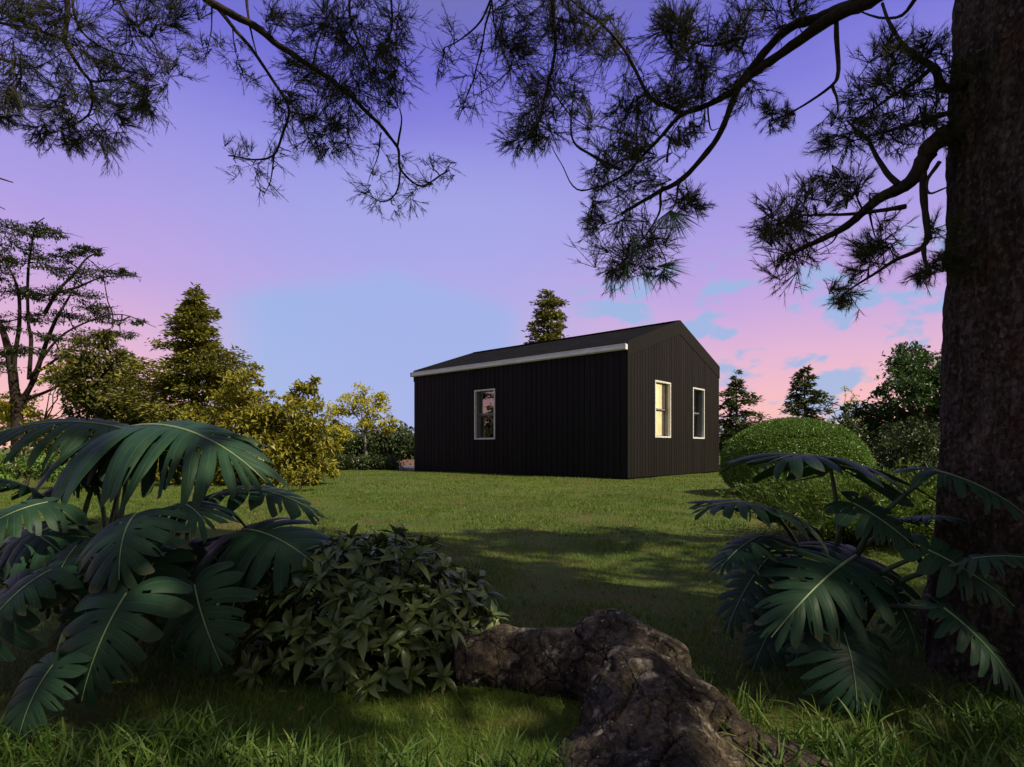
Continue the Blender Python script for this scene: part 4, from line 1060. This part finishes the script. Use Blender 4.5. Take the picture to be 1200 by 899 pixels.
    for k in range(270):
        gx = rng.uniform(-4.2, 2.6); gy = rng.uniform(-.8, 4.35)
        if noise.noise(Vector((gx * .95, gy * .95, 9.3))) > .13: continue
        edge = 4.3 + .35 * math.sin(gx * 1.7) - (1.3 if gx > 1.2 else 0)
        if gy > edge: continue
        if gy < 1.25 and rng.random() > .3: continue
        if ((gx - .55) / .34) ** 2 + ((gy - 1.2) / .4) ** 2 < 1: continue  # opening shaped into the unseen crown to put sun on the log
        z = rng.uniform(4.6, 7.4)
        c = np.array([gx, gy, 0]) + h * z
        r = rng.uniform(.35, .62)
        blob_leaves(cw, c, (r, r, r * .6), 110, .17, .08, rng, 0, .2)
        cnt += 1
        if k % 3 == 0: limb(tr, trunk_top(rng.uniform(3.6, 6.8)), c, .05, .012, rng, .02, 6, 5)
    tr.build('upper_bough', MAT['twig'], t); cw.build('crown', MAT['pine_needle'], t)
pine()

# ------------------------------------------------------------------ monstera plants
def monstera_mats():
    m, nt, ns, lk = new_mat('split_leaf_blade')
    tc = ns.new('ShaderNodeUVMap'); sx = ns.new('ShaderNodeSeparateXYZ'); lk.new(tc.outputs[0], sx.inputs[0])
    vv = math_(nt, 'ABSOLUTE', math_(nt, 'SUBTRACT', sx.outputs[1], .5))
    vein = math_(nt, 'SUBTRACT', 1, ramp(nt, [(.0, (0, 0, 0)), (.055, (1, 1, 1))], vv))
    nz = noise_(nt, 9, 4, .6, coords(nt)); fine = noise_(nt, 60, 3, .6, coords(nt))
    g = ns.new('ShaderNodeNewGeometry')
    c = ramp(nt, [(.3, (.010, .031, .017)), (.7, (.019, .053, .027))], nz)
    c = mixc(nt, math_(nt, 'MULTIPLY', vein, .45), c, (.05, .10, .055, 1))
    tipb = math_(nt, 'MULTIPLY', ramp(nt, [(.88, (0, 0, 0)), (.99, (1, 1, 1))], sx.outputs[0]), ramp(nt, [(.56, (0, 0, 0)), (.64, (1, 1, 1))], noise_(nt, 14, 3, .6, coords(nt))))
    c = mixc(nt, math_(nt, 'MULTIPLY', tipb, .7), c, (.12, .075, .03, 1))
    spot = ramp(nt, [(.70, (0, 0, 0)), (.74, (1, 1, 1))], noise_(nt, 34, 3, .6, coords(nt)))
    c = mixc(nt, math_(nt, 'MULTIPLY', spot, .35), c, (.10, .10, .03, 1))
    dust = ramp(nt, [(.45, (0, 0, 0)), (.75, (1, 1, 1))], noise_(nt, 4.5, 5, .65, coords(nt)))
    c = mixc(nt, math_(nt, 'MULTIPLY', dust, .35), c, (.032, .066, .036, 1))
    hgt = math_(nt, 'ADD', math_(nt, 'MULTIPLY', vein, -.6), math_(nt, 'MULTIPLY', fine, .25))
    finish(nt, c, ramp(nt, [(.3, (.42, .42, .42)), (.7, (.58, .58, .58))], nz), .16, bump=hgt, bdist=.004, bstr=.5, transl=.10, tcol=(.05, .12, .03))
    m2, nt, ns, lk = new_mat('leaf_rib'); nz = noise_(nt, 30, 3, .6, coords(nt))
    finish(nt, ramp(nt, [(.3, (.12, .17, .08)), (.7, (.2, .26, .13))], nz), .45, .4)
    m3, nt, ns, lk = new_mat('leaf_stalk'); nz = noise_(nt, 20, 3, .6, coords(nt))
    finish(nt, ramp(nt, [(.3, (.02, .045, .016)), (.7, (.04, .08, .03))], nz), .45, .4)
    return m, m2, m3
MON = monstera_mats()

def monstera_leaf(plant, B, T, nrm, width, droop, side, n, rng, crown, holes=.3, fold=.12):
    """B blade base (stalk joint), T tip, nrm rough upward face normal, width as a fraction of length"""
    B = np.asarray(B, float); T = np.asarray(T, float)
    yv = unit(T - B); ch = np.linalg.norm(T - B)
    N0 = unit(np.asarray(nrm, float)); xv = unit(np.cross(yv, N0)); zv = np.cross(xv, yv)
    th = droop; L = ch / (math.sin(th / 2) / (th / 2)) if th > .01 else ch
    def place(x, y, z):
        # lateral arc
        kx = side / L
        ax = np.abs(x) * kx
        X = np.sign(x) * np.where(ax > 1e-6, np.sin(ax) / kx, np.abs(x)); Z = z - (1 - np.cos(ax)) / kx + fold * np.abs(x) * .8
        a = th * np.clip(y, -.35 * L, None) / L
        Yc = np.sin(a) * L / th; Zc = -(1 - np.cos(a)) * L / th
        Yp = Yc + np.sin(a) * Z; Zp = Zc + np.cos(a) * Z
        c, s = math.cos(th / 2), math.sin(th / 2)
        Yr = Yp * c - Zp * s; Zr = Yp * s + Zp * c
        return B + X[..., None] * xv + Yr[..., None] * yv + Zr[..., None] * zv
    mb = MB()
    nu, nw = 9, 7
    Wd = width * L
    for sd in (-1, 1):
        ragged = rng.uniform(.76, 1.1, n)
        slit = rng.uniform(.16, .40, n); dip = rng.uniform(.0, .20, n); jit = rng.normal(0, 5, n); cut = rng.uniform(.05, .16, n)
        for i in range(n):
            g0, g1 = i / n, (i + 1) / n
            u = np.linspace(0, 1, nu)[:, None]; w = np.linspace(-1, 1, nw)[None]
            # narrow towards the edge : slits
            k = np.clip((u - slit[i]) / (1 - slit[i]), 0, 1)
            shrink = 1 - (.24 + .12 * (n > 8)) * k ** .75 - .14 * k ** 5
            g = (g0 + g1) / 2 + w * (g1 - g0) / 2 * shrink
            t0 = np.clip((g - .10) * .93, 0, .86) * L
            ang = np.radians(np.interp(g, [0, .12, .35, .7, 1], [168, 122, 84, 54, 10]) + jit[i] * np.sin(np.pi * np.clip(g, 0, 1)) * np.clip(u - .3, 0, 1))
            ln = np.interp(g, [0, .1, .3, .55, .8, 1], [.40, .50, .5, .44, .33, .16]) * 2 * Wd * ragged[i]
            if i == n - 1: ln = np.maximum(ln, (L * 1.0 - t0) * 1.0)
            bend = np.radians(26 * (1 - g * .6))
            uu = u * (1 - (.05 * w ** 4 + cut[i] * w) * np.clip(u * 1.6 - .6, 0, 1))
            am = ang - bend * uu * .6
            x = sd * ln * uu * np.sin(am); y = t0 + ln * uu * np.cos(am)
            z = -.007 * L * (w ** 2) * np.sin(np.clip(uu, 0, 1) * 2.6) * 1.4 - (.04 + dip[i]) * ln * uu ** 2.5 + .006 * L * np.sin(uu * 9 + i * 3.1) * w * uu + .008 * L * math.sin(i * 2.1 + sd) * uu
            Vv = place(x, y, z).reshape(-1, 3)
            a = np.arange(nu - 1)[:, None] * nw; b = np.arange(nw - 1)[None]
            q = np.stack([a + b, a + b + 1, a + nw + b + 1, a + nw + b], -1).reshape(-1, 4)
            if sd > 0: q = q[:, ::-1]
            uv = np.stack([np.broadcast_to(u, (nu, nw)), np.broadcast_to((w + 1) / 2, (nu, nw))], -1).reshape(-1, 2)
            if rng.random() < holes:   # a hole beside the rib
                mask = np.ones(len(q), bool); h0 = int(rng.integers(1, 3)) * (nw - 1) + int(rng.integers(0, nw - 1)); mask[h0] = False; q = q[mask]
            if rng.random() < .4:      # a torn or forked lobe end
                mask = np.ones(len(q), bool); col = int(rng.integers(1, nw - 2)); r0_ = int(rng.integers(5, 7))
                idx = np.arange((nu - 1) * (nw - 1)).reshape(nu - 1, nw - 1)[r0_:, col].ravel()
                if len(q) == (nu - 1) * (nw - 1): mask[idx] = False; q = q[mask]
            mb.add(Vv, q, 0, uv)
    yy = np.linspace(-.005, .97, 14) * L
    rib = place(np.zeros(14), yy, np.full(14, .0012))
    tube(mb, rib, np.linspace(.0045, .0012, 14) * (L / .45), 6, 1)
    lf = mb.build('leaf', [MON[0], MON[1]], plant, True)
    # stalk from the crown of the plant to the joint
    d0 = B - yv * .02
    mid = crown * .45 + B * .55 + np.array([0, 0, .10]) * np.linalg.norm(B - crown) - np.array([yv[0], yv[1], 0]) * .04
    pth = smooth_path([crown, mid, B - zv * .004], 8)
    sb = MB(); tube(sb, pth, np.linspace(.011, .0055, len(pth)), 7)
    sb.build('stalk', MON[2], lf, True)

def monsteras():
    rng = np.random.default_rng(8)
    cl = np.array([-1.42, 1.95, 0.0])
    t = empty('monstera_plant', cl, 'large split leaved monstera filling the left foreground', 'plant', 'monstera plants in the foreground')
    U = lambda x, y, z: np.array([x, y, z], float)
    # (base px,py,depth) (tip px,py,depth) normal width droop side lobes
    LV = [((146, 503, 2.05), (318, 572, 1.85), U(.25, -.35, 1), .56, 1.0, 1.5, 14),
          ((146, 503, 2.05), (-30, 520, 1.9), U(-.1, -.40, 1), .54, .9, 1.6, 14),
          ((160, 602, 1.62), (140, 684, 1.42), U(0, -.75, .75), .66, .9, 1.3, 7),
          ((55, 589, 1.65), (-45, 640, 1.5), U(-.1, -.8, .8), .55, .8, 1.2, 7),
          ((148, 696, 1.42), (95, 826, 1.30), U(.05, -1, .35), .56, .7, .9, 7),
          ((228, 686, 1.55), (262, 784, 1.45), U(.1, -1, .45), .52, .7, 1.0, 7),
          ((62, 780, 1.30), (22, 868, 1.22), U(-.1, -1, .5), .62, .7, 1.0, 7),
          ((286, 621, 1.85), (384, 676, 1.68), U(.2, -.55, 1), .60, .8, 1.2, 8),
          ((262, 575, 1.98), (380, 608, 1.9), U(.1, -.22, 1), .36, .8, 1.3, 7),
          ((40, 575, 1.85), (-30, 560, 1.7), U(0, -.3, 1), .6, .7, 1.3, 9),
          ((205, 592, 1.8), (245, 618, 1.62), U(.1, -.35, 1), .7, .8, 1.4, 9),
          ((60, 668, 1.48), (-20, 745, 1.36), U(-.2, -.7, .7), .5, .8, 1.1, 8),
          ((250, 650, 1.8), (300, 740, 1.75), U(.3, -.8, .6), .55, .8, 1.1, 7),
          ((110, 560, 2.0), (30, 600, 1.85), U(-.1, -.4, 1), .5, .9, 1.3, 9),
          ((200, 700, 1.75), (205, 775, 1.68), U(.1, -.9, .5), .6, .8, 1.0, 7),
          ((90, 640, 1.62), (60, 720, 1.5), U(-.2, -.8, .6), .6, .8, 1.0, 7),
          ((146, 506, 2.1), (215, 560, 1.95), U(.05, -.6, 1), .62, .9, 1.4, 10),
             ((150, 510, 2.12), (90, 575, 1.98), U(-.05, -.6, 1), .60, .9, 1.4, 10),
             ((215, 640, 1.9), (262, 690, 1.82), U(.2, -.6, .9), .62, .8, 1.2, 9),
             ((300, 650, 1.95), (345, 725, 1.88), U(.3, -.8, .6), .55, .8, 1.1, 9),
             ((30, 620, 1.75), (90, 665, 1.62), U(.1, -.6, .8), .55, .8, 1.2, 8),
             ((130, 640, 1.85), (190, 665, 1.75), U(.2, -.5, .9), .6, .8, 1.2, 8),
             ((5, 650, 1.7), (-20, 700, 1.6), U(-.1, -.7, .7), .7, .8, 1.2, 8),
             ((180, 660, 1.7), (150, 740, 1.66), U(0, -.8, .6), .6, .8, 1.1, 8),
             ((100, 720, 1.5), (130, 800, 1.46), U(.1, -.9, .5), .6, .7, 1.0, 7),
             ((20, 690, 1.5), (-30, 800, 1.4), U(-.2, -.9, .5), .6, .8, 1.0, 7)]
    for (b, e, nr, w, dr, sd, n) in LV:
        monstera_leaf(t, P(*b), P(*e), nr, w, dr, sd, n, rng, cl + rng.normal(0, .05, 3) * np.array([1, 1, 0]))
    cr = np.array([.98, 1.78, 0.0])
    t = empty('monstera_plant', cr, 'split leaved monstera on thin stalks at the foot of the big trunk', 'plant', 'monstera plants in the foreground')
    LV = [((973, 543, 1.85), (905, 541, 1.62), U(0, -.10, 1), .75, .5, .6, 9),
          ((907, 597, 1.75), (812, 600, 1.62), U(-.1, -.16, 1), .55, .6, .8, 9),
          ((1094, 551, 1.55), (1212, 612, 1.42), U(.35, -.45, 1), .46, .6, 1.0, 10),
          ((893, 628, 1.72), (838, 676, 1.6), U(-.6, -.35, .8), .5, .6, 1.0, 9),
          ((1003, 652, 1.62), (900, 752, 1.42), U(-.35, -.75, .75), .42, .8, 1.2, 10),
          ((989, 742, 1.45), (1004, 838, 1.34), U(.02, -1, .45), .74, .6, .9, 9),
          ((1000, 590, 1.62), (1086, 655, 1.5), U(.15, -.9, .55), .42, .5, 1.1, 7),
          ((1088, 645, 1.48), (1192, 714, 1.40), U(.2, -.85, .6), .40, .5, 1.2, 7),
          ((1106, 713, 1.42), (1204, 830, 1.32), U(.5, -.75, .6), .34, .6, 1.2, 10),
          ((960, 690, 1.7), (930, 780, 1.6), U(-.3, -.8, .6), .5, .8, 1.1, 9),
          ((1040, 690, 1.6), (1075, 770, 1.52), U(.3, -.8, .6), .5, .8, 1.1, 9),
          ((990, 655, 1.85), (1050, 700, 1.78), U(.2, -.8, .6), .7, .7, 1.0, 9),
          ((1140, 655, 1.40), (1235, 660, 1.3), U(.2, -.5, 1), .5, .6, 1.0, 9),
          ((900, 655, 1.8), (850, 745, 1.72), U(-.6, -.5, .6), .42, .7, 1.0, 9),
          ((1050, 610, 1.75), (1135, 612, 1.55), U(0, -.18, 1), .5, .6, .9, 9),
          ((925, 700, 1.75), (880, 790, 1.66), U(-.5, -.7, .6), .45, .7, 1.0, 8)]
    for (b, e, nr, w, dr, sd, n) in LV:
        monstera_leaf(t, P(*b), P(*e), nr, w, dr, sd, n, rng, cr + rng.normal(0, .04, 3) * np.array([1, 1, 0]))
monsteras()

# ------------------------------------------------------------------ broadleaf shrub
def shrub():
    rng = np.random.default_rng(14)
    c = P(440, 760, 1.78) * np.array([1, 1, 0])
    t = empty('broadleaf_shrub', c, 'low rounded shrub of glossy dark lance shaped leaves left of the log', 'shrub')
    mb = MB(); st = MB()
    R = np.array([.38, .30, .35])
    pts = []
    k = 0
    while len(pts) < 290 and k < 4000:
        k += 1
        d = rnd_dirs(rng, 1)[0]
        if d[2] < -.05: continue
        q = c + np.array([0, 0, .01]) + d * R * rng.uniform(.78, 1.06)
        q[2] = max(q[2], .03)
        if all(np.linalg.norm(q - o) > .031 for o in pts): pts.append(q)
    for q in pts:
        out = unit((q - c) / R)
        ax = unit(out + np.array([0, 0, .55]) + rng.normal(0, .15, 3))
        limb(st, c + np.array([rng.uniform(-.08, .08), rng.uniform(-.06, .06), 0]), q, .004, .002, rng, 0, 5, 4)
        e1 = unit(np.cross(ax, np.array([.3, .2, .9]))); e2 = np.cross(ax, e1)
        n = int(rng.integers(8, 12)); a0 = rng.uniform(0, 6.28)
        for i in range(n):
            a = a0 + i * 2.39996
            lift = .1 + .75 * (i / n) + rng.uniform(-.12, .2)          # younger leaves stand up
            rad = np.cos(a) * e1 + np.sin(a) * e2
            D = unit(rad * (1.1 - lift * .75) + ax * lift * .8 + rng.normal(0, .2, 3) + np.array([0, 0, .08]))
            Nn = unit(ax - D * np.dot(ax, D) + rng.normal(0, .25, 3))
            S = unit(np.cross(D, Nn)); Nn = np.cross(S, D)
            L = rng.uniform(.045, .088) * (1 - .35 * i / n); Wd = L * rng.uniform(.27, .36)
            u = np.array([0, .12, .3, .5, .72, .9, 1.0]); wv = np.array([.06, .5, .92, 1.0, .68, .25, 0.0]) * Wd * .5
            cen = q + np.outer(u * L, D) - np.outer((u ** 2) * L * rng.uniform(.10, .34), Nn) - np.array([0, 0, 1]) * (u ** 2 * L * rng.uniform(.02, .26))[:, None]
            l = cen - np.outer(wv, S) + np.outer(wv * .35, Nn); r = cen + np.outer(wv, S) + np.outer(wv * .35, Nn)
            V = np.stack([l, cen, r], 1).reshape(-1, 3)
            f = []
            for j in range(6):
                f += [[3 * j, 3 * j + 1, 3 * j + 4, 3 * j + 3], [3 * j + 1, 3 * j + 2, 3 * j + 5, 3 * j + 4]]
            mb.add(V, f, 0, np.stack([np.tile([0, .5, 1], 7), np.repeat(u, 3)], 1))
    st.build('stem', MAT['twig'], t); mb.build('foliage', MAT['shrub_leaf'], t, True)
shrub()

# ------------------------------------------------------------------ fallen log / root
def log():
    rng = np.random.default_rng(4)
    def chain(pts, n=14):
        p = smooth_path(np.array([[*P(x, y, d), r] for x, y, d, r in pts]), n); return p
    C = [chain([(546, 776, 1.63, .082), (600, 774, 1.64, .098), (650, 780, 1.60, .110), (700, 785, 1.55, .122), (738, 806, 1.46, .128), (755, 850, 1.32, .142), (765, 905, 1.18, .150), (775, 985, 1.05, .18), (790, 1090, .92, .2)]),
         chain([(700, 752, 1.58, .078), (712, 748, 1.58, .080), (735, 756, 1.55, .080), (775, 775, 1.48, .075)]),
         chain([(770, 792, 1.46, .082), (800, 830, 1.36, .080), (850, 868, 1.26, .070), (910, 896, 1.18, .058), (980, 925, 1.10, .045), (1060, 965, 1.03, .03)]),
         chain([(690, 905, 1.22, .09), (700, 960, 1.1, .12), (700, 1050, .95, .14)]),
         chain([(800, 905, 1.2, .10), (850, 960, 1.1, .12), (880, 1050, .95, .12)])]
    bpyV = []; bpyF = []; off = 0
    # unit icosphere
    import bmesh
    bm = bmesh.new(); bmesh.ops.create_icosphere(bm, subdivisions=3, radius=1)
    sv = np.array([v.co[:] for v in bm.verts]); sf = np.array([[v.index for v in f.verts] for f in bm.faces]); bm.free()
    for p in np.concatenate(C):
        bpyV.append(p[:3] + sv * p[3]); bpyF.append(sf + off); off += len(sv)
    V = np.concatenate(bpyV); Fc = np.concatenate(bpyF)
    me = bpy.data.meshes.new('tmp'); me.from_pydata(V.tolist(), [], Fc.tolist()); me.update()
    o = bpy.data.objects.new('tmp', me); COL.objects.link(o)
    rm = o.modifiers.new('r', 'REMESH'); rm.mode = 'VOXEL'; rm.voxel_size = .0065
    smt = o.modifiers.new('s', 'SMOOTH'); smt.iterations = 6; smt.factor = .6
    dg = bpy.context.evaluated_depsgraph_get(); ev = o.evaluated_get(dg)
    me2 = bpy.data.meshes.new_from_object(ev)
    bpy.data.objects.remove(o)
    n = len(me2.vertices); co = np.zeros(n * 3, np.float32); me2.vertices.foreach_get('co', co); co = co.reshape(-1, 3).astype(float)
    nr = np.zeros(n * 3, np.float32); me2.vertices.foreach_get('normal', nr); nr = nr.reshape(-1, 3).astype(float)
    dsp = np.zeros(n)
    for i in range(n):
        x, y, z = co[i]
        q = Vector((x, y, z))
        a = noise.noise(q * 7 + Vector((3, 1, 2))) * .022 + noise.noise(q * 17) * .008 + noise.noise(q * 34) * .004
        cr = abs(noise.noise(q * 5.5 + Vector((9, 2, 5)) + Vector((noise.noise(q * 20) * .2,) * 3)))
        crack = -max(0, .045 - cr) / .045 * .028
        cr2 = abs(noise.noise(Vector((x * 16, y * 16, z * 16)) + Vector((1, 7, 3))))
        crack -= max(0, .06 - cr2) / .06 * .012
        fine = noise.noise(q * 55) * .0028
        wr = math.sin((y * 1.0 + x * .25 + noise.noise(q * 4) * .10) * 150) * .0016 if y < 1.42 else 0
        dsp[i] = a + crack + fine + wr
    co = co + nr * dsp[:, None]
    # sawn, hollowed left end
    e = P(546, 776, 1.63); axd = unit(P(546, 776, 1.63) - P(640, 766, 1.6))
    dd = (co - e) @ axd
    over = dd > .012
    co[over] -= np.outer((dd[over] - .012) * .9, axd)
    root_mb = MB()
    polys = np.zeros(len(me2.loops), np.int32); me2.loops.foreach_get('vertex_index', polys)
    lt = np.zeros(len(me2.polygons), np.int32); me2.polygons.foreach_get('loop_total', lt)
    if (lt == 4).all(): root_mb.add(co, polys.reshape(-1, 4))
    else:
        ls = np.concatenate([[0], np.cumsum(lt)[:-1]])
        root_mb.add(co, np.array([[polys[s + k] for k in range(4)] for s, l in zip(ls, lt) if l == 4]))
    bpy.data.meshes.remove(me2)
    m, nt, ns, lk = new_mat('weathered_bark')
    v = coords(nt)
    big = noise_(nt, 6, 5, .6, v); mid = noise_(nt, 22, 6, .68, v); fine = noise_(nt, 120, 5, .75, v)
    c = ramp(nt, [(.36, (.006, .005, .004)), (.5, (.030, .023, .018)), (.64, (.085, .066, .05))], mid)
    c = mixc(nt, ramp(nt, [(.45, (0, 0, 0)), (.62, (.8, .8, .8))], big), c, ramp(nt, [(.38, (.020, .015, .010)), (.66, (.13, .10, .068))], fine))
    lich = ramp(nt, [(.555, (0, 0, 0)), (.63, (1, 1, 1))], noise_(nt, 11, 7, .72, coords(nt, (1, 1.6, .8))))
    c = mixc(nt, math_(nt, 'MULTIPLY', lich, .6), c, ramp(nt, [(.35, (.18, .165, .14)), (.7, (.5, .46, .40))], fine))
    speck = ramp(nt, [(.66, (0, 0, 0)), (.72, (1, 1, 1))], fine)
    c = mixc(nt, math_(nt, 'MULTIPLY', speck, .35), c, (.3, .27, .24, 1))
    vv = ns.new('ShaderNodeVectorMath'); vv.operation = 'ADD'
    wn = ns.new('ShaderNodeTexNoise'); wn.inputs['Scale'].default_value = 9; wn.inputs['Detail'].default_value = 4; lk.new(v, wn.inputs['Vector'])
    sc_ = ns.new('ShaderNodeVectorMath'); sc_.operation = 'SCALE'; sc_.inputs['Scale'].default_value = .16; lk.new(wn.outputs['Color'], sc_.inputs[0])
    lk.new(coords(nt, (1.5, .7, 1.2)), vv.inputs[0]); lk.new(sc_.outputs[0], vv.inputs[1])
    ve = ns.new('ShaderNodeTexVoronoi'); ve.feature = 'DISTANCE_TO_EDGE'; ve.inputs['Scale'].default_value = 8; lk.new(vv.outputs[0], ve.inputs['Vector'])
    ck = ramp(nt, [(.0, (0, 0, 0)), (.035, (1, 1, 1))], ve.outputs[0])
    c = mixc(nt, 1, c, mixc(nt, ck, (.18, .16, .15, 1), (1, 1, 1, 1)), 'MULTIPLY')
    grain = ramp(nt, [(.38, (.5, .5, .5)), (.62, (1.55, 1.5, 1.45))], noise_(nt, 70, 5, .75, coords(nt, (1, .35, 1))))
    c = mixc(nt, 1, c, grain, 'MULTIPLY')
    wh = ramp(nt, [(.64, (0, 0, 0)), (.68, (.75, .75, .75))], noise_(nt, 48, 5, .7, coords(nt, (1, 1, 1.3))))
    c = mixc(nt, wh, c, (.30, .28, .245, 1))
    hgt = math_(nt, 'ADD', math_(nt, 'ADD', mid, math_(nt, 'MULTIPLY', fine, .5)), math_(nt, 'MULTIPLY', ck, .5))
    finish(nt, c, .85, .25, bump=hgt, bdist=.012, bstr=.9)
    o = root_mb.build('fallen_log', m, None, True)
    tag(o, 'gnarled cracked brown log with spreading roots lying in the foreground grass', 'log')
log()

# ------------------------------------------------------------------ fallen leaves
def litter():
    rng = np.random.default_rng(91)
    n = 1500
    y = np.sqrt(rng.uniform(1.2, 4.8 ** 2, n)); x = rng.uniform(-.95, .95, n) * y
    keep = np.array([noise.noise(Vector((a * 2.6, b * 2.6, 3.1))) for a, b in zip(x, y)]) + rng.uniform(-.4, .4, n) > .02
    x, y = x[keep], y[keep]; n = len(x)
    p = np.stack([x, y, gz(x, y) + rng.uniform(.008, .022, n)], 1)
    a = rng.uniform(0, 6.28, n)
    D = np.stack([np.cos(a), np.sin(a), rng.normal(0, .2, n)], 1)
    Nn = unit(rng.normal(0, .35, (n, 3)) + np.array([0, 0, 1]))
    mb = MB(); leaves(mb, p, D, Nn, .026 * rng.uniform(.5, 1.5, n), .010 * rng.uniform(.6, 1.4, n), fold=.25)
    m = leaf_mat('dry_leaf', [(.05, .03, .015), (.14, .08, .035), (.24, .16, .07)], .7, .1)
    tag(mb.build('leaf_litter', m), 'small dry brown leaves and needles scattered over the worn turf', 'leaf litter', kind='stuff')
litter()
